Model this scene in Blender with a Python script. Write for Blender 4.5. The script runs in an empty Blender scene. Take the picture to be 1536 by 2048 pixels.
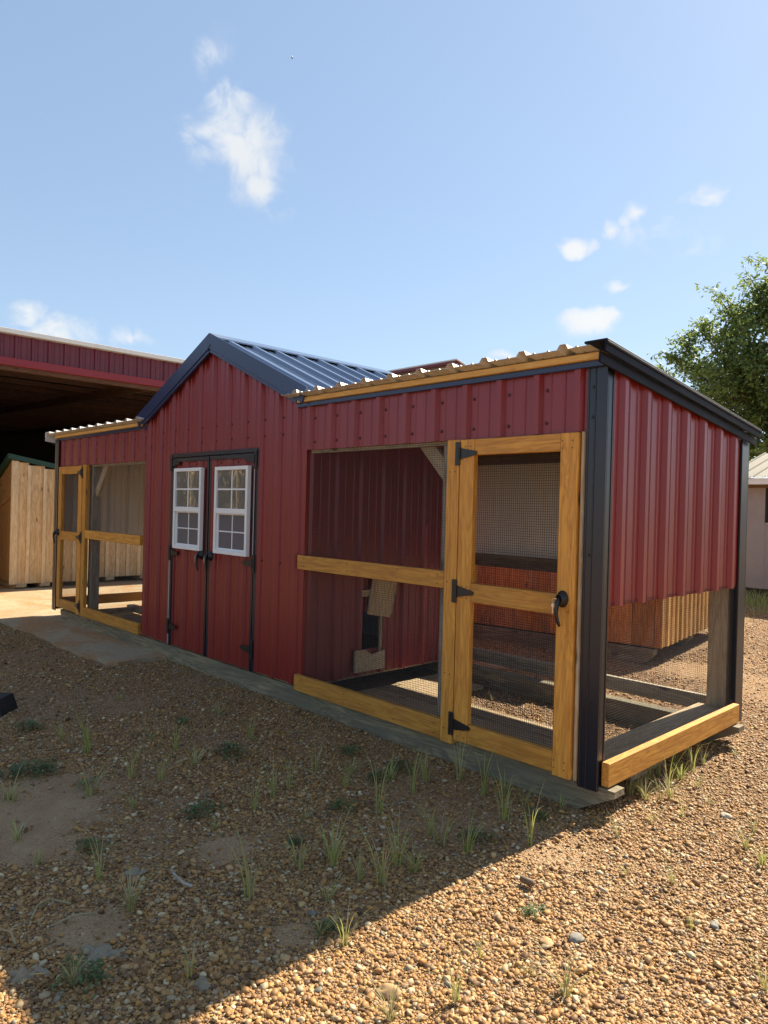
import bpy, math, random
import numpy as np
from mathutils import Matrix, Vector, noise
random.seed(7); rng = np.random.default_rng(11)
R = math.radians
C = bpy.context.scene.collection
sc = bpy.context.scene

# ------------------------------------------------------------------ camera
cam = bpy.data.objects.new('camera', bpy.data.cameras.new('camera')); C.objects.link(cam); sc.camera = cam
CP, YAW, PIT, ROL, F = Vector((1.65, -2.988, 1.393)), .8058, -.0055, .026, 1420.5
fwd = Vector((-math.sin(YAW), math.cos(YAW), 0)); rgt = Vector((math.cos(YAW), math.sin(YAW), 0)); upv = Vector((0, 0, 1))
f2 = fwd*math.cos(PIT)+upv*math.sin(PIT); u2 = upv*math.cos(PIT)-fwd*math.sin(PIT)
r3 = rgt*math.cos(ROL)+u2*math.sin(ROL); u3 = u2*math.cos(ROL)-rgt*math.sin(ROL)
cam.matrix_world = Matrix(((r3.x, u3.x, -f2.x, CP.x), (r3.y, u3.y, -f2.y, CP.y), (r3.z, u3.z, -f2.z, CP.z), (0, 0, 0, 1)))
cam.data.sensor_fit = 'VERTICAL'; cam.data.sensor_height = 36; cam.data.lens = F*36/2048
cam.data.clip_start = .05; cam.data.clip_end = 6000
sc.render.resolution_x, sc.render.resolution_y = 768, 1024
def pixdir(u, v): return (f2+r3*((u-768)/F)-u3*((v-1024)/F)).normalized()
def gp(u, v, z=0.):                       # where the sight line of a photo pixel meets the ground
    d = pixdir(u, v); t = (z-CP.z)/d.z; return CP+d*t

# ------------------------------------------------------------------ sky, sun, exposure
SUN_EL, SUN_AZ = R(44.1), R(3.5)            # azimuth from +Y towards +X
w = bpy.data.worlds.new('World'); sc.world = w; w.use_nodes = True
nt = w.node_tree; nt.nodes.clear(); N = nt.nodes.new; L = nt.links.new
def nd(tree, typ, **kw):
    n = tree.nodes.new(typ)
    for k, v in kw.items():
        if k.startswith('i_'):
            key = k[2:]; key = int(key) if key.isdigit() else key.replace('_', ' ')
            n.inputs[key].default_value = v
        else: setattr(n, k, v)
    return n
sky = N('ShaderNodeTexSky'); sky.sky_type = 'NISHITA'; sky.sun_disc = False
sky.sun_elevation = SUN_EL; sky.sun_rotation = SUN_AZ; sky.air_density = 1.0; sky.dust_density = .4; sky.ozone_density = 1.2
tc = N('ShaderNodeTexCoord')
n1 = nd(nt, 'ShaderNodeTexNoise', i_Scale=22., i_Detail=9., i_Roughness=.58, i_Distortion=.6); L(tc.outputs['Generated'], n1.inputs['Vector'])
n2 = nd(nt, 'ShaderNodeTexNoise', i_Scale=7., i_Detail=4., i_Roughness=.5); L(tc.outputs['Generated'], n2.inputs['Vector'])
wn_ = nd(nt, 'ShaderNodeTexNoise', i_Scale=16., i_Detail=3.); L(tc.outputs['Generated'], wn_.inputs['Vector'])
wsub = N('ShaderNodeVectorMath'); wsub.operation = 'SUBTRACT'; L(wn_.outputs['Color'], wsub.inputs[0]); wsub.inputs[1].default_value = (.5, .5, .5)
wsc = N('ShaderNodeVectorMath'); wsc.operation = 'SCALE'; wsc.inputs['Scale'].default_value = .055; L(wsub.outputs[0], wsc.inputs[0])
wad = N('ShaderNodeVectorMath'); wad.operation = 'ADD'; L(tc.outputs['Generated'], wad.inputs[0]); L(wsc.outputs[0], wad.inputs[1])
acc = None
def math_n(op, a, b=None, clamp=False):
    m = N('ShaderNodeMath'); m.operation = op; m.use_clamp = clamp
    for k, x in enumerate((a, b)):
        if x is None: continue
        if isinstance(x, (int, float)): m.inputs[k].default_value = x
        else: L(x, m.inputs[k])
    return m.outputs[0]
# centre pixel, half width and height in radians, tilt, strength: the fair-weather clouds of the photo
CL = [(490, 300, .078, .07, .3, 1.1), (510, 372, .045, .055, .4, .9), (415, 275, .055, .024, .2, .6), (490, 225, .034, .04, 0, .6), (425, 105, .030, .042, .5, .27),
      (1148, 488, .04, .016, 0, .95), (1226, 450, .018, .016, 0, .8), (1275, 415, .024, .02, 0, .85), (1410, 390, .03, .02, 0, .5),
      (1250, 565, .03, .01, 0, .7), (1185, 638, .055, .022, -.15, .85), (1010, 715, .04, .012, 0, .8), (50, 620, .03, .02, 0, .6), (120, 655, .05, .022, .1, .6),
      (265, 675, .045, .018, 0, .65), (545, 425, .04, .025, 0, .5), (1330, 470, .1, .03, .2, .3)]
for (u, v, a, b, tl, s) in CL:
    d = pixdir(u, v); zc = d; xc = zc.cross(Vector((0, 0, 1))).normalized(); yc = zc.cross(xc)*-1
    rm = Matrix((xc, yc, zc)).transposed() if xc.cross(yc).dot(zc) > 0 else Matrix((-xc, yc, zc)).transposed()
    rm = rm @ Matrix.Rotation(tl, 3, 'Z')
    mp = N('ShaderNodeMapping'); mp.vector_type = 'TEXTURE'; mp.inputs['Rotation'].default_value = rm.to_euler(); mp.inputs['Scale'].default_value = (a, b, 1)
    L(wad.outputs[0], mp.inputs['Vector'])
    dm = N('ShaderNodeVectorMath'); dm.operation = 'DISTANCE'; dm.inputs[1].default_value = (0, 0, 1); L(mp.outputs[0], dm.inputs[0])
    o = math_n('MULTIPLY', math_n('SUBTRACT', 1., dm.outputs['Value']), s)
    acc = o if acc is None else math_n('MAXIMUM', acc, o)
nz = math_n('ADD', math_n('MULTIPLY', math_n('SUBTRACT', n1.outputs['Fac'], .5), 1.6), math_n('MULTIPLY', math_n('SUBTRACT', n2.outputs['Fac'], .5), .9))
pos = math_n('MULTIPLY', acc, 6., True)
dens = math_n('ADD', acc, math_n('MULTIPLY', nz, pos))
mr = N('ShaderNodeMapRange'); mr.interpolation_type = 'SMOOTHSTEP'; L(dens, mr.inputs['Value'])
mr.inputs['From Min'].default_value = .05; mr.inputs['From Max'].default_value = .85; mr.inputs['To Max'].default_value = .92
tint = nd(nt, 'ShaderNodeMix', data_type='RGBA', blend_type='MULTIPLY'); tint.inputs['Factor'].default_value = 1
tint.inputs[7].default_value = (.90, 1.02, 1.16, 1); gm = nd(nt, 'ShaderNodeGamma', i_Gamma=.53); L(sky.outputs[0], gm.inputs[0]); L(gm.outputs[0], tint.inputs[6])
cs = nd(nt, 'ShaderNodeMix', data_type='RGBA'); L(n2.outputs['Fac'], cs.inputs['Factor']); cs.inputs[6].default_value = (2.3, 2.42, 2.6, 1); cs.inputs[7].default_value = (3.3, 3.3, 3.2, 1); mixc_w = cs.outputs[2]
cmix = nd(nt, 'ShaderNodeMix', data_type='RGBA'); L(mr.outputs[0], cmix.inputs['Factor']); L(tint.outputs[2], cmix.inputs[6]); L(mixc_w, cmix.inputs[7])
bg = nd(nt, 'ShaderNodeBackground', i_Strength=.119); L(cmix.outputs[2], bg.inputs['Color'])
wo = N('ShaderNodeOutputWorld'); L(bg.outputs[0], wo.inputs['Surface'])

sun = bpy.data.objects.new('sun', bpy.data.lights.new('sun', 'SUN')); C.objects.link(sun)
sun.data.energy = 4.5; sun.data.angle = R(.53); sun.data.color = (1, .88, .69)
sd = Vector((math.sin(SUN_AZ)*math.cos(SUN_EL), math.cos(SUN_AZ)*math.cos(SUN_EL), math.sin(SUN_EL)))
sun.rotation_euler = sd.to_track_quat('Z', 'Y').to_euler(); sun.location = sd*60
vs = sc.view_settings; vs.view_transform = 'Standard'; vs.look = 'None'; vs.exposure = 1.45; vs.gamma = 1; vs.use_curve_mapping = False

# ------------------------------------------------------------------ helpers
WM = {}
def tag(o, label=None, cat=None, group=None, kind=None):
    for k, v in (('label', label), ('category', cat), ('group', group), ('kind', kind)):
        if v: o[k] = v
    return o
def put(o, M, parent):
    C.objects.link(o); WM[o.name] = M
    if parent is not None: o.parent = parent; o.matrix_basis = WM[parent.name].inverted() @ M
    else: o.matrix_basis = M
    return o
def empty(name, loc, label=None, cat=None, group=None):
    o = bpy.data.objects.new(name, None); o.empty_display_size = .2
    put(o, Matrix.Translation(loc), None); return tag(o, label, cat, group)
def mk(name, verts, faces, mats, parent=None, M=None, smooth=False, idx=None):
    me = bpy.data.meshes.new(name); me.from_pydata([tuple(v) for v in verts], [], [tuple(f) for f in faces])
    for m in (mats if isinstance(mats, (list, tuple)) else [mats]): me.materials.append(m)
    if idx is not None: me.polygons.foreach_set('material_index', idx)
    if smooth: me.polygons.foreach_set('use_smooth', [True]*len(me.polygons))
    me.update(); o = bpy.data.objects.new(name, me)
    return put(o, M if M is not None else Matrix.Identity(4), parent)
def local(o_verts, c): return [(v[0]-c[0], v[1]-c[1], v[2]-c[2]) for v in o_verts]
def cbox(hx, hy, hz, b):
    V = []; ix = {}
    for sx in (-1, 1):
        for sy in (-1, 1):
            for sz in (-1, 1):
                for a in range(3):
                    p = [sx*hx, sy*hy, sz*hz]
                    for k in range(3):
                        if k != a: p[k] -= (sx, sy, sz)[k]*b
                    ix[(sx, sy, sz, a)] = len(V); V.append(tuple(p))
    Fc = []
    for a in range(3):
        o1, o2 = [k for k in range(3) if k != a]
        for s in (-1, 1):
            q = []
            for s1, s2 in ((-1, -1), (1, -1), (1, 1), (-1, 1)):
                t = [0, 0, 0]; t[a] = s; t[o1] = s1; t[o2] = s2; q.append(ix[(*t, a)])
            Fc.append(q)
        for s1 in (-1, 1):                         # edges along a
            for s2 in (-1, 1):
                t = [0, 0, 0]; t[o1] = s1; t[o2] = s2
                t0 = list(t); t0[a] = -1; t1 = list(t); t1[a] = 1
                Fc.append([ix[(*t0, o1)], ix[(*t1, o1)], ix[(*t1, o2)], ix[(*t0, o2)]])
    for sx in (-1, 1):
        for sy in (-1, 1):
            for sz in (-1, 1): Fc.append([ix[(sx, sy, sz, k)] for k in range(3)])
    out = []
    for f in Fc:
        a, b_, c = (Vector(V[i]) for i in f[:3]); n = (b_-a).cross(c-a); m = sum((Vector(V[i]) for i in f), Vector())
        out.append(f if n.dot(m) > 0 else f[::-1])
    return V, out
def obox(name, p0, p1, wid, thk, wdir, mat, parent=None, bev=.003):
    """board from p0 to p1 (centre line), width wid along wdir, thickness thk; local X runs with the grain"""
    p0, p1 = Vector(p0), Vector(p1); X = (p1-p0); ln = X.length; X.normalize()
    Y = Vector(wdir); Y = (Y-X*Y.dot(X)).normalized(); Z = X.cross(Y); c = (p0+p1)/2
    M = Matrix(((X.x, Y.x, Z.x, c.x), (X.y, Y.y, Z.y, c.y), (X.z, Y.z, Z.z, c.z), (0, 0, 0, 1)))
    V, Fc = cbox(ln/2, wid/2, thk/2, min(bev, thk*.3, wid*.3))
    return mk(name, V, Fc, mat, parent, M)
def box(name, x0, x1, y0, y1, z0, z1, mat, parent=None, bev=.003):
    d = [x1-x0, y1-y0, z1-z0]; c = [(x0+x1)/2, (y0+y1)/2, (z0+z1)/2]; o = sorted(range(3), key=lambda k: -d[k])
    a = [0, 0, 0]; a[o[0]] = 1; a = Vector(a); b = [0, 0, 0]; b[o[1]] = 1; cc = Vector(c)
    return obox(name, cc-a*d[o[0]]/2, cc+a*d[o[0]]/2, d[o[1]], d[o[2]], b, mat, parent, bev)
class MB:
    def __init__(s): s.v = []; s.f = []; s.m = []
    def add(s, V, Fc, mi=0, T=None):
        k = len(s.v); s.v += [tuple(T @ Vector(v)) if T else tuple(v) for v in V]; s.f += [[i+k for i in f] for f in Fc]; s.m += [mi]*len(Fc)
    def box(s, x0, x1, y0, y1, z0, z1, mi=0, b=.0015):
        V, Fc = cbox((x1-x0)/2, (y1-y0)/2, (z1-z0)/2, b); s.add(V, Fc, mi, Matrix.Translation(((x0+x1)/2, (y0+y1)/2, (z0+z1)/2)))
    def tube(s, pts, rad, n=8, mi=0):
        pts = [Vector(p) for p in pts]; k0 = len(s.v); rad = rad if isinstance(rad, (list, tuple)) else [rad]*len(pts)
        for i, p in enumerate(pts):
            t = (pts[min(i+1, len(pts)-1)]-pts[max(i-1, 0)]).normalized(); a = t.orthogonal().normalized() if abs(t.z) > .99 else t.cross(Vector((0, 0, 1))).normalized(); b = t.cross(a)
            s.v += [tuple(p+(a*math.cos(q*2*math.pi/n)+b*math.sin(q*2*math.pi/n))*rad[i]) for q in range(n)]
        for i in range(len(pts)-1):
            for q in range(n): s.f.append([k0+i*n+q, k0+i*n+(q+1) % n, k0+(i+1)*n+(q+1) % n, k0+(i+1)*n+q]); s.m.append(mi)
        s.f.append([k0+q for q in range(n)][::-1]); s.m.append(mi); s.f.append([k0+(len(pts)-1)*n+q for q in range(n)]); s.m.append(mi)
    def build(s, name, mats, parent=None, smooth=False, origin=None):
        c = origin if origin is not None else tuple(np.mean(np.array(s.v), axis=0))
        return mk(name, local(s.v, c), s.f, mats, parent, Matrix.Translation(c), smooth, s.m)
PER = .2286
def profile(u0, u1, ph, h=.024):
    pts = []
    k0 = int(math.floor((u0-ph)/PER))-1; k1 = int(math.ceil((u1-ph)/PER))+1
    for k in range(k0, k1+1):
        c = ph+k*PER
        for du, d in ((-.030, 0), (-.016, h), (.016, h), (.030, 0), (.064, 0), (.069, .006), (.075, .006), (.080, 0), (.142, 0), (.147, .006), (.153, .006), (.158, 0)):
            pts.append((c+du, d))
    ins = [p for p in pts if u0+.002 < p[0] < u1-.002]
    def at(u):
        for a, b in zip(pts, pts[1:]):
            if a[0] <= u <= b[0]: return a[1]+(b[1]-a[1])*(u-a[0])/max(1e-9, b[0]-a[0])
        return 0
    return [(u0, at(u0))]+ins+[(u1, at(u1))]
def ribsheet(name, O, U, V, Nn, u0, u1, vlo, vhi, front, back, parent, ph=0., lap=0.):
    """one ribbed steel sheet: painted skin in front, primer skin 1.2 mm behind it, rims closed"""
    O, U, V, Nn = Vector(O), Vector(U), Vector(V), Vector(Nn)
    f = lambda q, u: q(u) if callable(q) else q
    pr = profile(u0, u1, ph); n = len(pr); vt = []
    c = O+U*((u0+u1)/2)+V*((f(vlo, (u0+u1)/2)+f(vhi, (u0+u1)/2))/2)
    for off in (0, -.0012):
        for q in (vlo, vhi):
            vt += [O+U*u+V*f(q, u)+Nn*(d+off+lap)-c for u, d in pr]
    fc = []; ix = []
    flip = U.cross(V).dot(Nn) < 0
    for i in range(n-1):
        a = [i, i+1, n+i+1, n+i]; b = [2*n+i, 3*n+i, 3*n+i+1, 2*n+i+1]
        fc += [a[::-1] if flip else a, b[::-1] if flip else b]; ix += [0, 1]
    for i in range(n-1): fc += [[i, 2*n+i, 2*n+i+1, i+1], [n+i, n+i+1, 3*n+i+1, 3*n+i]]; ix += [0, 0]
    fc += [[0, n, 3*n, 2*n], [n-1, 3*n-1, 4*n-1, 2*n-1]]; ix += [0, 0]
    return mk(name, vt, fc, [front, back], parent, Matrix.Translation(c), False, ix)
def ribwall(name, O, U, V, Nn, u0, u1, vlo, vhi, front, back, parent, ph=0., width=.9144, start=None):
    s = u0 if start is None else start; cuts = [u0]; k = s+width
    while k < u1-.06:
        if k > u0+.06: cuts.append(k)
        k += width
    cuts.append(u1)
    return [ribsheet(name, O, U, V, Nn, a, b+(0 if b == u1 else .0), vlo, vhi, front, back, parent, ph) for i, (a, b) in enumerate(zip(cuts, cuts[1:]))]
def wire(name, O, U, V, w_, h_, mat, parent, sp=.0127, r=.0006):
    O, U, V = Vector(O), Vector(U), Vector(V); Nn = U.cross(V); vt = []; fc = []; c = O+U*w_/2+V*h_/2
    def seg(p, q, a, b):
        k = len(vt)
        for e in (p, q):
            for t in range(3): vt.append(e+a*(r*math.cos(t*2.094))+b*(r*math.sin(t*2.094))-c)
        for t in range(3): fc.append([k+t, k+(t+1) % 3, k+3+(t+1) % 3, k+3+t])
    for i in range(int(w_/sp)+1): seg(O+U*(i*sp), O+U*(i*sp)+V*h_, U, Nn)
    for j in range(int(h_/sp)+1): seg(O+V*(j*sp)+Nn*.0012, O+V*(j*sp)+U*w_+Nn*.0012, V, Nn)
    return mk(name, vt, fc, mat, parent, Matrix.Translation(c))
def screws(name, pts, Nn, mat, parent, r=.0075):
    Nn = Vector(Nn); a = Nn.orthogonal().normalized(); b = Nn.cross(a); mb = MB()
    for p in pts:
        p = Vector(p); V = [p+(a*math.cos(t*math.pi/3)+b*math.sin(t*math.pi/3))*rr+Nn*hh for rr, hh in ((r*1.35, 0), (r*1.35, .002), (r*.8, .0025), (r*.7, .007)) for t in range(6)]
        Fc = [[i*6+t, i*6+(t+1) % 6, i*6+6+(t+1) % 6, i*6+6+t] for i in range(3) for t in range(6)]+[[18+t for t in range(6)]]
        mb.add(V, Fc)
    return tag(mb.build(name, mat, parent), kind='stuff')

# ------------------------------------------------------------------ materials
def mat(name):
    m = bpy.data.materials.new(name); m.use_nodes = True; t = m.node_tree; b = t.nodes['Principled BSDF']; return m, t, b
def ramp(t, fac, stops, interp='LINEAR'):
    r = t.nodes.new('ShaderNodeValToRGB'); r.color_ramp.interpolation = interp; e = r.color_ramp.elements
    while len(e) < len(stops): e.new(.5)
    for k, (p, c) in enumerate(stops): e[k].position = p; e[k].color = (*c, 1)
    t.links.new(fac, r.inputs[0]); return r.outputs[0]
def mixc(t, fac, a, b, mode='MIX'):
    m = nd(t, 'ShaderNodeMix', data_type='RGBA', blend_type=mode)
    for k, x in ((0, fac), (6, a), (7, b)):
        if isinstance(x, (int, float)): m.inputs[k].default_value = x
        elif isinstance(x, tuple): m.inputs[k].default_value = (*x, 1)
        else: t.links.new(x, m.inputs[k])
    return m.outputs[2]
def coords(t, scale=(1, 1, 1), kind='Object', rnd=True):
    c = t.nodes.new('ShaderNodeTexCoord'); m = t.nodes.new('ShaderNodeMapping'); m.inputs['Scale'].default_value = scale
    if rnd:
        oi = t.nodes.new('ShaderNodeObjectInfo'); v = nd(t, 'ShaderNodeVectorMath', operation='SCALE'); v.inputs[0].default_value = (37, 19, 23); t.links.new(oi.outputs['Random'], v.inputs['Scale'])
        a = nd(t, 'ShaderNodeVectorMath', operation='ADD'); t.links.new(c.outputs[kind], a.inputs[0]); t.links.new(v.outputs[0], a.inputs[1]); t.links.new(a.outputs[0], m.inputs[0])
    else: t.links.new(c.outputs[kind], m.inputs[0])
    return m.outputs[0]
def noise_n(t, vec, scale, detail=4, rough=.55, dist=0.):
    n = nd(t, 'ShaderNodeTexNoise', i_Scale=scale, i_Detail=detail, i_Roughness=rough, i_Distortion=dist); t.links.new(vec, n.inputs['Vector']); return n.outputs['Fac']
def bump(t, b, h, strength=.3, dist=.01):
    n = nd(t, 'ShaderNodeBump', i_Strength=strength, i_Distance=dist); t.links.new(h, n.inputs['Height']); t.links.new(n.outputs[0], b.inputs['Normal'])
def wood(name, dark, light, rough=.55, knots=True, var=.25, gr=.13, bstr=.25, grey=None):
    m, t, b = mat(name)
    v = coords(t, (1.6, 22, 22)); g1 = noise_n(t, v, 2.2, 5, .6, 1.2)
    v2 = coords(t, (.7, 5, 5)); g2 = noise_n(t, v2, 2.5, 3, .5, 2.5)
    s = nd(t, 'ShaderNodeMath', operation='MULTIPLY'); t.links.new(g2, s.inputs[0]); s.inputs[1].default_value = 22.
    sn = nd(t, 'ShaderNodeMath', operation='SINE'); t.links.new(s.outputs[0], sn.inputs[0])
    a = nd(t, 'ShaderNodeMath', operation='MULTIPLY_ADD'); t.links.new(sn.outputs[0], a.inputs[0]); a.inputs[1].default_value = gr; t.links.new(g1, a.inputs[2])
    col = ramp(t, a.outputs[0], [(.28, dark), (.68, light)])
    if knots:
        vk = coords(t, (2.2, 7, 7)); vo = nd(t, 'ShaderNodeTexVoronoi', i_Scale=1.1); t.links.new(vk, vo.inputs['Vector'])
        kf = ramp(t, vo.outputs['Distance'], [(.04, (1, 1, 1)), (.12, (0, 0, 0))]); col = mixc(t, kf, col, tuple(c*.3 for c in dark))
    if grey:
        gn = noise_n(t, coords(t, (1, 4, 4)), 1.7, 4); gf = ramp(t, gn, [(.42, (0, 0, 0)), (.62, (.75, .75, .75))]); col = mixc(t, gf, col, grey)
    oi = t.nodes.new('ShaderNodeObjectInfo'); hv = ramp(t, oi.outputs['Random'], [(0, (1-var,)*3), (1, (1+var*.3,)*3)])
    col = mixc(t, 1., col, hv, 'MULTIPLY'); t.links.new(col, b.inputs['Base Color'])
    b.inputs['Roughness'].default_value = rough; bump(t, b, a.outputs[0], bstr, .004); return m
def paint(name, col, rough=.35, dirt=.12, coat=0., spec=.5, dcol=None, metal=0., wav=.0):
    m, t, b = mat(name); v = coords(t, (1, 1, .35)); n = noise_n(t, v, 3.5, 6, .65)
    dc = dcol or tuple(c*.55+.02 for c in col)
    f = ramp(t, n, [(.48, (0, 0, 0)), (.75, (dirt,)*3)])
    t.links.new(mixc(t, f, col, dc), b.inputs['Base Color'])
    fr = nd(t, 'ShaderNodeMath', operation='MULTIPLY_ADD'); t.links.new(n, fr.inputs[0]); fr.inputs[1].default_value = .16; fr.inputs[2].default_value = rough-.08; t.links.new(fr.outputs[0], b.inputs['Roughness'])
    b.inputs['Coat Weight'].default_value = coat; b.inputs['Coat Roughness'].default_value = .25; b.inputs['Specular IOR Level'].default_value = spec; b.inputs['Metallic'].default_value = metal
    if wav: bump(t, b, noise_n(t, coords(t, (1, 1, .6)), 2.6, 2), wav, .02)
    return m
M = {}
M['honey'] = wood('honey_stained_cedar', (.47, .19, .027), (.72, .345, .052), .55, True, .3, gr=.10)
M['fascia'] = wood('pale_honey_fascia', (.62, .34, .085), (.80, .52, .17), .55, True, .1, gr=.06)
M['honeyd'] = wood('honey_stained_cedar_edge', (.48, .195, .026), (.74, .36, .05), .5, False, .1)
M['pale'] = wood('pale_lumber', (.40, .28, .15), (.58, .45, .28), .7)
M['greywood'] = wood('weathered_lumber', (.30, .25, .18), (.50, .43, .32), .8, True, .2)
M['skid'] = wood('treated_skid', (.14, .115, .068), (.34, .28, .165), .8, True, .1, bstr=.5, grey=(.15, .132, .09))
M['brownwood'] = wood('brown_rail', (.13, .085, .05), (.22, .15, .09), .75)
M['deck'] = wood('deck_plank', (.34, .24, .13), (.52, .40, .24), .8)
M['stain'] = wood('red_brown_stained_board', (.40, .155, .04), (.64, .29, .085), .55, True, .3)
M['stain_lit'] = wood('sunlit_stained_board', (.52, .28, .08), (.78, .48, .17), .55, True, .3)  # lighter copy of the stain, with the end wall's sunlight put into the colour
M['pine'] = wood('raw_pine_board', (.46, .29, .12), (.68, .49, .27), .6, True, .14)
M['batten'] = wood('raw_pine_batten', (.58, .41, .21), (.76, .60, .38), .6, False, .1)
M['ply'] = wood('brown_plywood', (.30, .16, .06), (.44, .26, .11), .6, False, .1)
M['red'] = paint('burgundy_steel', (.22, .019, .013), .36, .14, .0, .85, wav=.05)
M['red'].node_tree.nodes['Principled BSDF'].inputs['Specular Tint'].default_value = (.88, .70, .80, 1)
M['redb'] = paint('barn_red_steel', (.13, .010, .022), .4, .2, .1, .5)
M['redtrim'] = paint('red_trim', (.24, .012, .018), .4, .1)
M['primer'] = paint('grey_white_primer_back', (.70, .69, .66), .5, .2)
M['navy'] = paint('black_blue_trim', (.010, .012, .022), .3, .1, .2, .5)
M['trim_sky'] = paint('black_trim_sky_tint', (.016, .027, .085), .3, .1, .2, .5)  # bluer copy of the black trim, sky reflection put into its base colour
M['rake'] = paint('black_rake_trim', (.008, .010, .018), .6, .1, 0, .18)
M['roofk'] = paint('black_blue_roof_steel', (.10, .13, .20), .24, .1, 1., 1., metal=.6)
M['roofk'].node_tree.nodes['Principled BSDF'].inputs['Coat IOR'].default_value = 2.2; M['roofk'].node_tree.nodes['Principled BSDF'].inputs['Coat Roughness'].default_value = .16
M['galv'] = paint('white_galvanised_steel', (.62, .62, .60), .42, .2, 0, .5)
M['white'] = paint('white_vinyl', (.80, .80, .78), .35, .06)
M['blk'] = paint('black_hardware', (.012, .012, .013), .38, .1)
M['grv'] = paint('grey_metal_edge', (.42, .43, .46), .35, .2, metal=.3)
M['chrome'] = paint('nickel_key', (.65, .62, .56), .2, .05, metal=1.)
M['wire'] = paint('dark_mesh_wire', (.018, .018, .018), .5, .1, metal=.2)
M['green'] = paint('green_roof_trim', (.015, .055, .035), .4, .1)
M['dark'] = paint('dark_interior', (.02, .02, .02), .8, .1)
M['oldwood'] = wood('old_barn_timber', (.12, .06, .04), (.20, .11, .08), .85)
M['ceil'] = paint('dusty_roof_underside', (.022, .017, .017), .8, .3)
M['rubber'] = paint('black_rubber', (.014, .014, .015), .75, .3, dcol=(.05, .045, .04))
M['yellow'] = paint('yellow_tape', (.75, .62, .05), .5, .1)
M['greywall'] = paint('grey_white_plywood_siding', (.32, .29, .275), .6, .35, dcol=(.20, .17, .16))
M['creamroof'] = paint('cream_roof_steel', (.15, .135, .105), .6, .3)
def glass_m():
    m, t, b = mat('window_glass'); b.inputs['Base Color'].default_value = (.10, .11, .10, 1); b.inputs['Roughness'].default_value = .03; b.inputs['Specular IOR Level'].default_value = 1.
    b.inputs['Coat Weight'].default_value = 1.; b.inputs['Coat Roughness'].default_value = .02; bump(t, b, noise_n(t, coords(t), 5., 2), .16, .03); return m
M['glass'] = glass_m()
def screen_m():
    m, t, b = mat('dusty_window_screen'); b.inputs['Base Color'].default_value = (.13, .12, .125, 1); b.inputs['Specular IOR Level'].default_value = .25; b.inputs['Roughness'].default_value = .45; return m
M['screen'] = screen_m()

sand = [(gp(90, 1590), .33), (gp(35, 1650), .36), (gp(185, 1855), .17), (gp(60, 1700), .2), (gp(590, 1870), .1), (gp(980, 1330), .2), (gp(450, 1700), .16), (gp(1400, 1340), .4)]
def world_pos(t): return nd(t, 'ShaderNodeNewGeometry').outputs['Position']
def _redscrew(): return paint('dark_red_screw', (.075, .010, .012), .4, .1)
M['screw'] = _redscrew()
def ground_m():
    m, t, b = mat('gravel_ground'); p = world_pos(t)
    big = noise_n(t, p, .55, 4); mid = noise_n(t, p, 5., 5, .6); vo = nd(t, 'ShaderNodeTexVoronoi', i_Scale=75.); t.links.new(p, vo.inputs['Vector'])
    vo2 = nd(t, 'ShaderNodeTexVoronoi', i_Scale=150.); t.links.new(p, vo2.inputs['Vector'])
    sep = nd(t, 'ShaderNodeSeparateColor'); t.links.new(vo.outputs['Color'], sep.inputs[0])
    peb = ramp(t, sep.outputs[0], [(0, (.13, .075, .035)), (.35, (.27, .15, .06)), (.6, (.36, .22, .10)), (.85, (.44, .32, .18)), (1, (.5, .44, .36))])
    soil = ramp(t, mid, [(.3, (.22, .11, .04)), (.7, (.38, .22, .085))])
    f = ramp(t, vo.outputs['Distance'], [(.3, (1, 1, 1)), (.65, (.15, .15, .15))]); col = mixc(t, f, soil, peb)
    sdy = ramp(t, big, [(.57, (0, 0, 0)), (.66, (.8, .8, .8))]); col = mixc(t, sdy, col, (.40, .26, .14))
    wv = noise_n(t, p, 6., 5, .65)
    for c, rd in sand:
        dm = nd(t, 'ShaderNodeVectorMath', operation='DISTANCE'); dm.inputs[1].default_value = (c.x, c.y, 0); t.links.new(p, dm.inputs[0])
        q = nd(t, 'ShaderNodeMath', operation='MULTIPLY_ADD'); t.links.new(wv, q.inputs[0]); q.inputs[1].default_value = -1.1*rd
        q2 = nd(t, 'ShaderNodeMath', operation='ADD'); t.links.new(dm.outputs['Value'], q.inputs[2]); t.links.new(q.outputs[0], q2.inputs[0]); q2.inputs[1].default_value = .5*rd
        mk_ = nd(t, 'ShaderNodeMapRange', interpolation_type='SMOOTHSTEP'); t.links.new(q2.outputs[0], mk_.inputs[0]); mk_.inputs[1].default_value = rd*1.1; mk_.inputs[2].default_value = rd*.55
        mk2 = nd(t, 'ShaderNodeMath', operation='MULTIPLY'); t.links.new(mk_.outputs[0], mk2.inputs[0]); mk2.inputs[1].default_value = .85
        col = mixc(t, mk2.outputs[0], col, ramp(t, wv, [(.3, (.36, .21, .10)), (.7, (.48, .32, .17))]))
    t.links.new(col, b.inputs['Base Color']); b.inputs['Roughness'].default_value = .9
    h = nd(t, 'ShaderNodeMath', operation='ADD'); t.links.new(vo.outputs['Distance'], h.inputs[0]); t.links.new(vo2.outputs['Distance'], h.inputs[1])
    iv = nd(t, 'ShaderNodeMath', operation='MULTIPLY'); t.links.new(h.outputs[0], iv.inputs[0]); iv.inputs[1].default_value = -1.
    bump(t, b, iv.outputs[0], .8, .012); return m
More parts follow.
